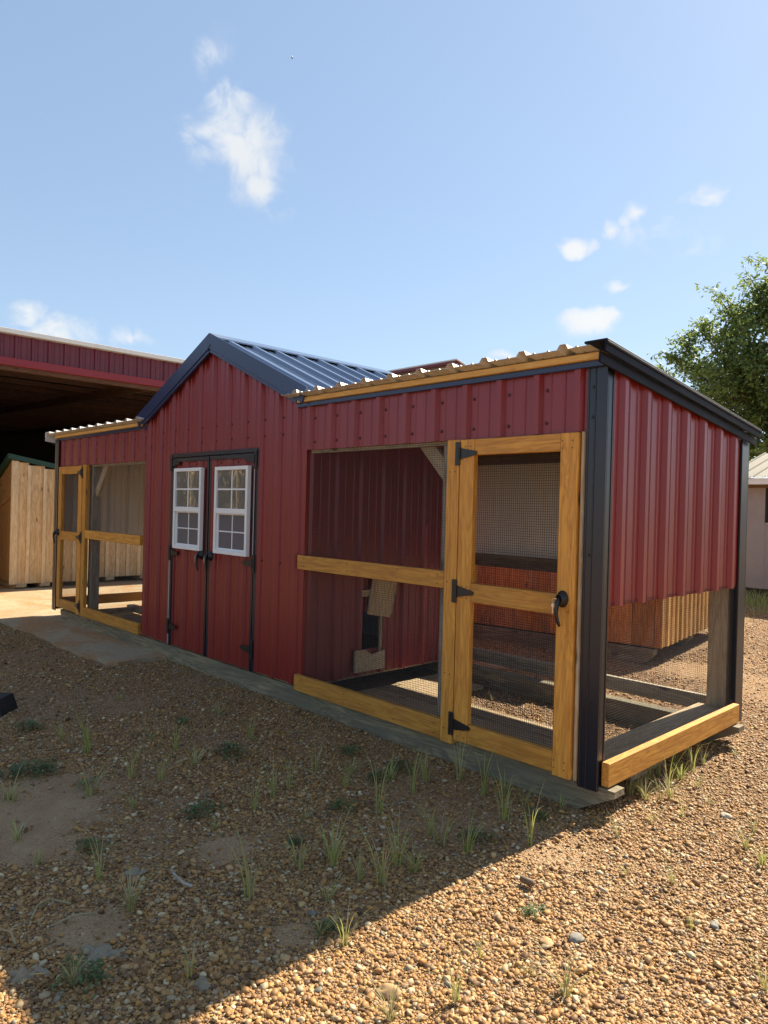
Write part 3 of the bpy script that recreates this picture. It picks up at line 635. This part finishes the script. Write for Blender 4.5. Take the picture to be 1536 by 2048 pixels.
for yy in (1.9, 2.5, 3.1, 3.9): runner(g2, -12.2, X5+.04, yy, yy+.14, .031, .12, M['pale'])

g6 = empty('pine_shed', (-9.6, -3.6, .03), 'unseen pine board shed added for the panes of the metal house doors to mirror', 'shed')  # out of frame, added so the door panes have something to reflect
box('shed_core', -11, -9.004, -6.4, -.95, .13, 2.3, M['ply'], g6)
boardwall(g6, (-9, 0, 0), EY, EX, -6.4, -.9, .105, 2.3, .30, M['greywood'], M['greywood'], 0, 31)
boardwall(g6, (0, -.95, 0), EX, EY, -11, -9.0, .105, 2.3, .24, M['pine'], M['batten'], .05, 32)
obox('roof_sheet', (-8.9, -3.65, 2.34), (-11.2, -3.65, 2.9), 5.6, .04, EY, M['green'], g6)
for k in range(13): box('mirror_stud', -8.972, -8.83, -6.3+k*.43, -6.26+k*.43, .2, 2.28, M['batten'], g6)  # deep studs added to give pale stripes in the reflected wall
for yy in (-6, -4, -2): runner(g6, -11, -8.96, yy, yy+.14, .031, .105, M['pale'])
# ------------------------------------------------------------------ stained shed behind the right run
g3 = empty('stained_shed', (-1.27, 3.42, 0), 'red brown stained board shed on runners right behind the right run', 'shed')
box('shed_core', -4.9, -1.30, 3.43, 5.85, .2, 2.0, M['stain'], g3)
boardwall(g3, (0, 3.42, 0), EX, -EY, -4.9, -1.27, .165, 2.0, .21, M['stain'], M['stain'], 0, 21)
boardwall(g3, (-1.30, 0, 0), EY, EX, 3.42, 5.85, .165, 2.0, .15, M['stain_lit'], M['stain_lit'], .06, 22)
obox('roof_sheet', (-5.05, 4.63, 2.03), (-1.2, 4.63, 2.03), 2.6, .05, EY, M['galv'], g3)
runner(g3, -4.9, -1.33, 3.36, 3.46, .0, .15, M['skid']); runner(g3, -4.9, -1.33, 4.6, 4.7, .0, .15, M['skid'])
g3.rotation_euler.z = R(8)
# red trimmed building whose roof shows above the coop
g4 = empty('metal_building', (-9.5, 9, 0), 'pale metal building with burgundy roof edge peeking above the coop roofs', 'building')
BX, BY = -7.80, 8.0
for a in np.arange(-4, 0, .9144): ribsheet('siding_panel', (BX, BY, 0), EX, EZ, -EY, a, a+.9144 if a < -1 else -.2, 0, 4.31, M['galv'], M['primer'], g4, 0)
for a in np.arange(0, 4, .9144): ribsheet('siding_panel', (BX-.2, BY, 0), EY, EZ, EX, a, a+.9144, 0, 4.26-.28*a, M['galv'], M['primer'], g4, 0)
obox('roof_edge', (BX-4.3, BY-.12, 4.37), (BX+.12, BY-.12, 4.37), .06, .04, EZ, M['redb'], g4); obox('roof_edge', (BX+.12, BY-.12, 4.37), (BX+.12, BY+4, 3.19), .06, .04, EZ, M['redb'], g4)
obox('roof_sheet', (BX-2.1, BY-.15, 4.41), (BX-2.1, BY+4.1, 3.24), 4.5, .03, EX, M['galv'], g4); obox('soffit', (BX-2.1, BY-.10, 4.335), (BX-2.1, BY-.03, 4.33), 4.3, .02, EX, M['oldwood'], g4)

# ------------------------------------------------------------------ grey outbuilding on the far right
g5 = empty('outbuilding', (0, 11, 0), 'weathered grey white outbuilding with ribbed metal roof at the right edge', 'building')
TX = -2.98; TY = 10.
for k in range(5):
    a = TX+k*1.2
    if k == 0: box('siding_sheet', a, a+.42, TY, TY+.03, .19, 1.97, M['greywall'], g5)
    elif k == 1: pass
    else: box('siding_sheet', a, a+1.19, TY, TY+.03, .19, 1.97, M['greywall'], g5)
box('siding_sheet', TX+.424, TX+1.18, TY, TY+.03, .19, 1.30, M['greywall'], g5); box('siding_sheet', TX+1.2, TX+2.39, TY, TY+.03, .19, 1.97, M['greywall'], g5)
for xx in (TX+.06, TX+.42, TX+.8, TX+1.19): box('groove_strip', xx, xx+.012, TY-.006, TY-.001, .2, 1.28, M['greywall'], g5, .001)
wn = box('window', TX+.43, TX+1.18, TY+.03, TY+.05, 1.31, 1.94, M['glass'], g5, .001); box('window_frame', TX+.424, TX+.46, TY-.01, TY+.03, 1.31, 1.96, M['dark'], wn)
box('header', TX-.02, TX+6, TY-.03, TY+.0, 1.90, 1.975, M['brownwood'], g5)
box('end_wall', TX, TX+.03, TY+.032, TY+4, .19, 2.1, M['greywall'], g5); box('skirting', TX+.03, TX+6, TY+.05, TY+.08, 0, .188, M['dark'], g5)
box('eave_board', TX-.12, TX+6, TY-.32, TY-.28, 1.95, 2.05, M['white'], g5); box('soffit', TX-.1, TX+6, TY-.279, TY-.04, 1.975, 1.99, M['greywall'], g5)
s5 = Vector((0, 1, .28)).normalized(); n5 = Vector((0, -.28, 1)).normalized()
for k in range(7): ribsheet('roof_panel', (TX-.15, TY-.36, 2.06), EX, s5, n5, k*.9144, (k+1)*.9144, 0, 2.1, M['creamroof'], M['primer'], g5, 0)
vt_ = Vector((TX+.42, TY-.36, 2.06))+s5*1.15; box('roof_vent', vt_.x, vt_.x+.2, vt_.y, vt_.y+.16, vt_.z+.0, vt_.z+.07, M['blk'], g5)

# ------------------------------------------------------------------ tree
def tree(base, top, clumps, nleaf, lsize, lab):
    t = empty('tree', base, lab, 'tree'); b = Vector(base); mb = MB()
    mb.tube([b, b+Vector((.05, 0, top*.2)), b+Vector((-.1, .05, top*.42))], [.30, .24, .19], 10); o0 = b+Vector((-.1, .05, top*.42))
    mb.build('trunk', M['bark'], t, True)
    rr = random.Random(5); V = []; Fc = []; br = MB()
    for (cx, cy, cz, rd) in clumps:
        c = b+Vector((cx, cy, cz)); m_ = (o0+c)/2+Vector((rr.uniform(-.3, .3), rr.uniform(-.3, .3), -.25*rd)); br.tube([o0, m_, c], [.10, .06, .02], 6)
        tw = []
        for _ in range(int(16*rd)):
            d = Vector((rr.gauss(0, 1), rr.gauss(0, 1), rr.gauss(0, .8))).normalized(); e = c+d*rd*rr.uniform(.5, 1.38); br.tube([c+d*rd*.15, (c+e)/2+Vector((0, 0, .1)), e], [.025, .014, .005], 4); tw.append((c, e))
        for _ in range(int(nleaf*rd*rd)):
            a, e = rr.choice(tw); q = rr.random()**.55; p = a.lerp(e, q)+Vector((rr.gauss(0, .13), rr.gauss(0, .13), rr.gauss(0, .11)))*rd**.5
            ax = Vector((rr.gauss(0, 1), rr.gauss(0, 1), rr.gauss(-.3, .7))).normalized(); sd_ = ax.cross(Vector((rr.gauss(0, .5), rr.gauss(0, .5), 1))).normalized(); s = lsize*rr.uniform(.6, 1.3); k = len(V)
            up_ = ax.cross(sd_)*s*.12
            V += [p, p+ax*s*.5+sd_*s*.24+up_, p+ax*s, p+ax*s*.5-sd_*s*.24+up_]; Fc.append((k, k+1, k+2, k+3))
    br.build('branches', M['bark'], t, True)
    mk('crown', [v-b for v in V], Fc, M['leaf'], t, Matrix.Translation(base))['kind'] = 'stuff'
rr = random.Random(3); cl = []
TB = Vector((-3.3, 18, 0))
for (u, v, y, rd) in [(1345, 715, 17.5, .55), (1375, 700, 18, .7), (1405, 665, 18, .8), (1440, 690, 17, 1.), (1400, 740, 18, .8), (1470, 640, 18, 1.), (1500, 700, 17, 1.2), (1530, 620, 18, 1.1), (1440, 760, 18, .9), (1480, 780, 17.5, 1.1), (1520, 800, 18, 1.1), (1560, 700, 18.5, 1.4), (1600, 620, 18, 1.3), (1640, 740, 18, 1.5), (1560, 560, 18.5, .9), (1330, 750, 18, .45), (1490, 850, 18, .8), (1560, 850, 19, 1.1), (1700, 640, 18, 1.6), (1720, 800, 19, 1.6), (1620, 880, 18, 1.), (1535, 585, 18.2, .6), (1440, 820, 18.3, .7), (1390, 790, 18.5, .6), (1500, 800, 17, 1.3), (1510, 880, 17.5, 1.0), (1540, 770, 17, 1.4), (1455, 850, 18, .8), (1480, 900, 18.5, .8), (1420, 800, 18, .8), (1600, 900, 18, 1.2)]:
    d = pixdir(u, v); p = CP+d*((y-CP.y)/d.y); cl.append((p.x-TB.x, p.y-TB.y, p.z, rd*.92))
tree(TB, 6.5, cl, 1100, .15, 'broad green leafy tree rising behind the right end of the coop')

# ------------------------------------------------------------------ gravel: instanced pebbles
pc = bpy.data.collections.new('pebble_shapes')
def pebble_mesh(seed, sub=2):
    import bmesh
    bm = bmesh.new(); bmesh.ops.create_icosphere(bm, subdivisions=sub, radius=.5); r_ = random.Random(seed); s = (1, r_.uniform(.6, .95), r_.uniform(.34, .58)); off = Vector((seed*3.1, seed*1.7, 0))
    for v in bm.verts:
        k = 1+.45*noise.noise(v.co*2.1+off)+.16*noise.noise(v.co*5+off); v.co = Vector((v.co.x*s[0]*k, v.co.y*s[1]*k, v.co.z*s[2]*k))
    me = bpy.data.meshes.new('pebble'); bm.to_mesh(me); bm.free(); me.polygons.foreach_set('use_smooth', [True]*len(me.polygons)); return me
for k in range(9):
    me = pebble_mesh(k+1); me.materials.append(M['pebble']); pc.objects.link(bpy.data.objects.new('pebble', me))
def gravel(pts, scl, rot):
    me = bpy.data.meshes.new('gravel'); me.vertices.add(len(pts)); me.vertices.foreach_set('co', pts.astype(np.float32).ravel())
    a = me.attributes.new('scl', 'FLOAT', 'POINT'); a.data.foreach_set('value', scl.astype(np.float32)); a = me.attributes.new('rot', 'FLOAT_VECTOR', 'POINT'); a.data.foreach_set('vector', rot.astype(np.float32).ravel())
    me.materials.append(M['pebble']); o = bpy.data.objects.new('gravel', me); put(o, Matrix.Identity(4), None); o['kind'] = 'stuff'
    g = bpy.data.node_groups.new('scatter', 'GeometryNodeTree'); g.interface.new_socket('Geometry', in_out='INPUT', socket_type='NodeSocketGeometry'); g.interface.new_socket('Geometry', in_out='OUTPUT', socket_type='NodeSocketGeometry')
    i = g.nodes.new('NodeGroupInput'); q = g.nodes.new('NodeGroupOutput'); ci = g.nodes.new('GeometryNodeCollectionInfo'); ci.inputs[0].default_value = pc; ci.inputs[1].default_value = True; ci.inputs[2].default_value = True
    ip = g.nodes.new('GeometryNodeInstanceOnPoints'); ip.inputs['Pick Instance'].default_value = True
    s_ = g.nodes.new('GeometryNodeInputNamedAttribute'); s_.data_type = 'FLOAT'; s_.inputs[0].default_value = 'scl'; r_ = g.nodes.new('GeometryNodeInputNamedAttribute'); r_.data_type = 'FLOAT_VECTOR'; r_.inputs[0].default_value = 'rot'
    e2 = g.nodes.new('FunctionNodeEulerToRotation'); ln = g.links.new
    ln(i.outputs[0], ip.inputs['Points']); ln(ci.outputs[0], ip.inputs['Instance']); ln(r_.outputs['Attribute'], e2.inputs[0]); ln(e2.outputs[0], ip.inputs['Rotation']); ln(s_.outputs['Attribute'], ip.inputs['Scale']); ln(ip.outputs[0], q.inputs[0])
    md = o.modifiers.new('scatter', 'NODES'); md.node_group = g
def nfield(x, y, f, s): return np.array([noise.noise(Vector((a*f+s, b*f, s))) for a, b in zip(x, y)])
NC = 1250000
r0, r1 = 1.35, 15.; q = rng.random(NC); e = .35                                   # many near, thinning with distance
rad = (r0**e+q*(r1**e-r0**e))**(1/e); th = YAW+rng.uniform(-1.05, .86, NC)
px_, py_ = CP.x-np.sin(th)*rad, CP.y+np.cos(th)*rad
size = np.clip(rng.lognormal(math.log(.0088), .50, NC), .004, .036)*np.clip(1+(rad-5)*.03, 1, 1.3)
keep = np.ones(NC, bool)
keep &= ~((px_ < SX+.02) & (py_ > SY-.02)); keep &= ~((px_ > X1-.05) & (px_ < -.06) & (py_ > .08) & (py_ < .87)); keep &= ~((px_ < X1) & (px_ > X2) & (py_ > .1) & (py_ < 1.5))
keep &= ~((px_ < -1.4) & (py_ > 3.55) & (py_ < 5.4))
prob = np.ones(NC)
for c, rd in sand:
    dd = np.hypot(px_-c.x, py_-c.y)/rd; prob *= np.clip((dd-.55)/.6, .05, 1)
prob *= np.clip(.55+1.6*nfield(px_, py_, 1.1, 4.)+.9*nfield(px_, py_, 3.2, 9.)+.35, .18, 1)
keep &= rng.random(NC) < prob
px_, py_, size, rad = px_[keep], py_[keep], size[keep], rad[keep]; nk = len(px_)
pts = np.stack([px_, py_, size*rng.uniform(.0, .28, nk)], 1); rot = np.stack([rng.normal(0, .28, nk), rng.normal(0, .28, nk), rng.uniform(0, 6.28, nk)], 1)
gravel(pts, size*.86, rot)
def stone(u, v, s, m, lab, seed):
    p = gp(u, v); me = pebble_mesh(seed+40, 3); me.materials.append(M[m]); o = bpy.data.objects.new('stone', me)
    put(o, Matrix.Translation((p.x, p.y, s*.16)) @ Matrix.Rotation(seed*1.3, 4, 'Z') @ Matrix.Scale(s, 4), None); tag(o, lab, 'stone')
stone(1153, 1882, .058, 'stone', 'dark grey angular stone lying in the sunlit gravel', 1); stone(1095, 1890, .05, 'stoneo', 'round golden tan stone beside the dark grey one in the sunlit gravel', 2)
stone(778, 1992, .075, 'stoneo', 'largest orange brown stone at the bottom edge of the sunlit gravel', 3); stone(1430, 1855, .04, 'stone', 'grey stone in the sunlit gravel near a small green tuft', 4)
stone(1452, 1635, .05, 'stonew', 'pale stone in the sunlit gravel near the right edge', 6)

def crust(u, v, rad_, lab, seed):
    p = gp(u, v); nr_, na = 7, 26; V = [(0, 0, .022)]; Fc = []
    for i in range(1, nr_+1):
        for j in range(na):
            a = j*2*math.pi/na; k = 1+.55*noise.noise(Vector((math.cos(a)*1.3+seed*5, math.sin(a)*1.3, seed)))+.2*noise.noise(Vector((math.cos(a)*4, math.sin(a)*4+seed, 2))); q = i/nr_
            x, y = math.cos(a)*rad_*k*q*1.3, math.sin(a)*rad_*k*q*.75; V.append((x, y, .024*(1-q**3)+.03*noise.noise(Vector((x*34, y*34, seed)))-.004))
    for j in range(na): Fc.append((0, 1+j, 1+(j+1) % na))
    for i in range(nr_-1):
        for j in range(na): Fc.append((1+i*na+j, 1+(i+1)*na+j, 1+(i+1)*na+(j+1) % na, 1+i*na+(j+1) % na))
    tag(mk('mortar_crust', V, Fc, M['crust'], None, Matrix.Translation((p.x, p.y, -.003)) @ Matrix.Rotation(YAW, 4, 'Z'), True), lab, 'mortar lump')
M['crust'] = paint('grey_mortar_crust', (.27, .225, .155), .95, .9, dcol=(.19, .125, .06)); bump(M['crust'].node_tree, M['crust'].node_tree.nodes['Principled BSDF'], noise_n(M['crust'].node_tree, coords(M['crust'].node_tree), 60., 5), .9, .012)
crust(212, 1908, .06, 'largest flat grey mortar lump in the shaded gravel at the lower left', 1); crust(55, 1952, .045, 'grey mortar lump at the left edge next to the sunlit corner', 2); crust(398, 1975, .032, 'small grey mortar lump in the shaded gravel near the bottom edge', 3); crust(268, 1748, .03, 'small grey mortar lump in the shaded gravel at the left', 4)
# ------------------------------------------------------------------ grass tufts, weeds, twigs
def tuft_mesh(seed, nb, h, spread, wid, seedhead=.3, dry=.25):
    r_ = random.Random(seed); V = []; Fc = []; ix = []
    for _ in range(nb):
        az = r_.uniform(0, 6.283); d = Vector((math.cos(az), math.sin(az), 0)); s = Vector((-d.y, d.x, 0)); hh = h*r_.uniform(.45, 1.1); ln_ = spread*r_.uniform(.3, 1.2)*hh
        o = d*r_.uniform(0, .018); k = len(V); w_ = wid*r_.uniform(.6, 1.2); droop = r_.uniform(0, .3)*hh
        for j in range(5):
            q = j/4; p = o+d*ln_*q*q+EZ*(hh*q-droop*q**3); ww = w_*(1-q)**.7+.0002; V += [p-s*ww, p+s*ww]
        m_ = 1 if r_.random() < dry else 0
        for j in range(4): Fc.append((k+2*j, k+2*j+1, k+2*j+3, k+2*j+2)); ix.append(m_)
    me = bpy.data.meshes.new('grass_tuft'); me.from_pydata([tuple(v) for v in V], [], Fc); me.materials.append(M['grass']); me.materials.append(M['straw']); me.polygons.foreach_set('material_index', ix); me.update(); return me
TM = [tuft_mesh(k, nb, h, sp_, w_, 0, dr) for k, (nb, h, sp_, w_, dr) in enumerate([(11, .17, .45, .0021, .25), (18, .13, .6, .0022, .3), (9, .20, .35, .0021, .2), (28, .13, .8, .0022, .35), (16, .17, .55, .0022, .3), (20, .09, .9, .0021, .4), (34, .14, 1., .0020, .55)])]
def tuft(u, v, k, s, lab, grp, seed):
    p = gp(u, v); o = bpy.data.objects.new('grass_tuft', TM[k]); r_ = random.Random(seed)
    put(o, Matrix.Translation((p.x, p.y, 0)) @ Matrix.Rotation(r_.uniform(0, 6.28), 4, 'Z') @ Matrix.Scale(s*r_.uniform(.85, 1.15), 4), None); return tag(o, lab, 'grass', grp)
SH = [(175, 1505, 0, 1.1), (182, 1590, 1, .9), (352, 1500, 2, .6), (262, 1555, 0, .8), (322, 1560, 0, .9), (390, 1530, 5, 1), (436, 1430, 5, .9), (508, 1620, 0, .8), (546, 1600, 2, .8), (632, 1545, 4, 1.), (580, 1580, 0, .8), (665, 1730, 3, 1.), (597, 1740, 1, .9), (500, 1800, 4, .9), (755, 1630, 2, 1.), (826, 1585, 2, 1.), (862, 1670, 4, .7), (880, 1690, 1, 1.), (935, 1705, 1, .9), (1008, 1640, 0, 1.), (967, 1590, 2, .9), (780, 1560, 5, 1), (690, 1575, 0, .8), (20, 1600, 5, 1), (35, 1680, 5, .8), (268, 1615, 5, .6), (75, 1730, 1, .6), (260, 1820, 6, .7), (145, 1970, 6, .5), (380, 1955, 4, .6), (690, 1890, 4, .7), (640, 1870, 5, .7), (655, 1800, 5, .8), (200, 1760, 0, .7), (705, 1545, 5, .8), (1062, 1690, 2, .8), (765, 1770, 4, .9), (830, 1745, 3, .8), (795, 1730, 0, 1.), (1010, 1590, 5, 1.), (920, 1560, 0, .9), (720, 1760, 1, .7), (430, 1660, 5, .6), (300, 1480, 5, .7), (500, 1480, 0, .7), (120, 1480, 5, .8), (240, 1400, 5, .7), (850, 1560, 1, 1.), (610, 1640, 5, .7), (1050, 1610, 1, .8), (1120, 1620, 5, .9)]
TU = []
LOOK = ['sparse upright', 'bushy green', 'tall wispy', 'dense spreading', 'tall leaning', 'low short', 'dry straw mixed']
def where(u, v):
    p = gp(u, v); h = 'close under the skid' if p.y > -.55 else 'in mid shade' if p.y > -1.15 else 'near the shadow edge' if p.x > -1.1 else 'in the front shade'
    return h+(' below the run door' if p.x > -.95 else ' below the wire panel' if p.x > X1 else ' facing the metal doors' if p.x > -3.6 else ' toward the slab')
for i, (u, v, k, s) in enumerate(SH):
    TU.append((tuft(u, v, k, s*1.42, LOOK[k]+' grass tuft '+where(u, v), 'grass tufts in the shaded gravel', i), u))
SL = [(1235, 1675, 4, .6), (1278, 1585, 4, 1.0), (1260, 1590, 1, 1.), (1302, 1645, 5, .8), (1335, 1575, 4, 1.2), (1362, 1560, 3, 1.1), (1385, 1545, 2, 1.), (1365, 1635, 2, .7), (1345, 1770, 4, .6), (1380, 1860, 0, .55), (1505, 1665, 4, .7), (1525, 1730, 3, .9), (1130, 1990, 6, .8), (910, 2010, 4, .8), (1420, 1610, 5, .7), (1320, 1600, 1, .9), (1300, 1560, 2, .9), (1530, 1980, 4, .8), (1470, 1510, 5, .7), (1405, 1530, 4, .9), (780, 2040, 6, .8), (1270, 1545, 6, 1.1), (1290, 1600, 6, .9), (1318, 1555, 4, 1.1), (1348, 1530, 6, 1.1), (1372, 1515, 1, 1.), (1340, 1600, 6, .8), (1395, 1575, 5, .8), (1440, 1560, 1, .6), (1490, 1700, 6, .7), (1060, 1950, 5, .6), (960, 1915, 1, .5), (1250, 1750, 5, .6)]
for i, (u, v, k, s) in enumerate(SL):
    pp = gp(u, v); wl = 'beside the honey side board' if pp.y > -.1 and pp.x < .75 else 'in open gravel right of the coop' if pp.y > -.5 else 'in the bright foreground gravel'
    TU.append((tuft(u, v, k, s, LOOK[k]+' sunlit grass tuft '+wl, 'grass tufts in the sunlit gravel', 100+i), u))
for i, (u, v) in enumerate([(985, 1402), (730, 1385), (1010, 1395)]): TU.append((tuft(u, v, 1, .6, 'small grass tuft growing inside the right run between the floor boards', 'grass tufts inside the run', 200+i), u))
def relabel(objs):
    d = {}
    for o, u in objs: d.setdefault(o['label'], []).append((u, o))
    W_ = ['leftmost', 'second from left', 'third from left', 'fourth from left', 'fifth from left', 'sixth from left', 'seventh from left']
    for lb, l in d.items():
        if len(l) > 1:
            l.sort(key=lambda q: q[0])
            for k, (u, o) in enumerate(l): o['label'] = ('rightmost ' if k == len(l)-1 else W_[min(k, 6)]+' ')+lb
def weed_mesh(seed, n, rad_):
    r_ = random.Random(seed); V = []; Fc = []
    for _ in range(n):
        a = r_.uniform(0, 6.283); q = r_.random()**.6*(.55+.45*math.sin(a*3+seed)*math.sin(a*2+seed*2)); p = Vector((math.cos(a)*q*rad_, math.sin(a)*q*rad_*.7, r_.uniform(.006, .03)*(1.3-q))); d = Vector((r_.gauss(0, 1), r_.gauss(0, 1), r_.uniform(.1, .8))).normalized(); s = d.cross(EZ).normalized(); l = r_.uniform(.008, .024); k = len(V)
        V += [p, p+d*l*.5+s*l*.22, p+d*l, p+d*l*.5-s*l*.22]; Fc.append((k, k+1, k+2, k+3))
    me = bpy.data.meshes.new('weed'); me.from_pydata([tuple(v) for v in V], [], Fc); me.materials.append(M['weed']); me.update(); return me
WMs = [weed_mesh(k, 250, .15) for k in range(4)]
WD = [(460, 1508, 1.3), (45, 1552, 1.5), (90, 1545, 1.), (395, 1632, 1.1), (180, 1697, .8), (175, 1575, .8), (800, 1540, 1.1), (700, 1510, 1.), (945, 1680, .9), (1080, 1640, .8), (680, 1618, .9), (365, 1448, .8), (1060, 1830, .6), (180, 1962, 1.), (750, 1560, .9), (60, 1460, 1.2), (590, 1690, .6), (660, 1860, .6)]
for i, (u, v, s) in enumerate(WD):
    p = gp(u, v); o = bpy.data.objects.new('weed', WMs[i % 4]); put(o, Matrix.Translation((p.x, p.y, .004)) @ Matrix.Rotation(i*1.7, 4, 'Z') @ Matrix.Scale(s, 4), None)
    TU.append((tag(o, 'low dark green weed mat '+where(u, v), 'weed', 'weed mats on the gravel'), u))
relabel(TU)
def twig(pix, r_, m, lab, z=.02):
    mb = MB(); mb.tube([gp(u, v)+Vector((0, 0, z+.006*(i % 2))) for i, (u, v) in enumerate(pix)], r_, 6); tag(mb.build('twig', M[m], None, True), lab, 'twig')
twig([(342, 1750), (352, 1768), (368, 1778), (384, 1787)], .006, 'greywood', 'pale crooked twig lying on the shaded gravel'); twig([(1042, 1768), (1066, 1780)], .012, 'brownwood', 'short dark stick at the edge of the sunlit gravel'); twig([(1198, 1785), (1212, 1798)], .006, 'greywood', 'short pale stick on the sunlit gravel right of the dark stick')
twig([(62, 1850), (75, 1825), (100, 1810), (140, 1822)], .003, 'straw', 'bent dry straw on the shaded gravel at the lower left'); twig([(0, 1870), (22, 1880), (30, 1900)], .003, 'straw', 'dry straw at the left edge of the shaded gravel'); twig([(590, 1545), (620, 1560), (650, 1580)], .0018, 'straw', 'long dry straw beside the grass tufts near the skid', .04); twig([(1205, 1620), (1216, 1652)], .002, 'straw', 'dry bent straw at the foot of the near skid end', .05); twig([(100, 1865), (150, 1845), (190, 1838)], .0025, 'straw', 'straight dry straw across the shaded gravel at the lower left')
# grass verge in front of the grey outbuilding
r_ = random.Random(77); V = []; Fc = []
for _ in range(5200):
    x = r_.uniform(-4.2, 4.); y = 9.9-abs(r_.gauss(0, .9))
    if noise.noise(Vector((x*.9, y*.9, 3))) < -.12 and y < 9.2: continue
    h = r_.uniform(.06, .26) if y > 9.0 else r_.uniform(.04, .13); a = r_.uniform(0, 6.28); d = Vector((math.cos(a), math.sin(a), 0)); s = Vector((-d.y, d.x, 0))*.006; p = Vector((x, y, 0)); k = len(V)
    V += [p-s, p+s, p+d*h*.2+EZ*h*.6+s*.7, p+d*h*.2+EZ*h*.6-s*.7, p+d*h*.5+EZ*h]; Fc += [(k, k+1, k+2, k+3), (k+3, k+2, k+4)]
mk('grass_verge', V, Fc, M['grass'])['kind'] = 'stuff'

# ------------------------------------------------------------------ black rubber block at the left edge, bird
mb = MB(); p = gp(-20, 1436); c = Vector((p.x-.04, p.y, 0)); u_ = rgt; v_ = fwd
pr = [(-.22, 0), (.085, 0), (.075, .04), (.05, .10), (-.2, .105)]; k = 5
vt = [c+u_*a+EZ*z+v_*d for d in (0, .2) for a, z in pr]; mb.add(vt, [list(range(k)), list(range(k, 2*k))[::-1]]+[[i, k+i, k+(i+1) % k, (i+1) % k] for i in range(k)])
tag(mb.build('wheel_chock', M['rubber']), 'black rubber wheel chock on the shaded gravel at the left edge', 'wheel chock')
d = pixdir(584, 115); c = CP+d*60; mb = MB(); mb.tube([c-EZ*.12, c-EZ*.05, c+EZ*.06, c+EZ*.12], [.01, .035, .03, .008], 6)
for s in (-1, 1): mb.add([c+EZ*.05, c-EZ*.03, c+EX*s*.06-EZ*.10+EY*.03, c+EX*s*.05-EZ*.0+EY*.02], [[0, 1, 2, 3]])
tag(mb.build('bird', M['blk']), 'tiny dark bird high in the sky right of the small cloud', 'bird')
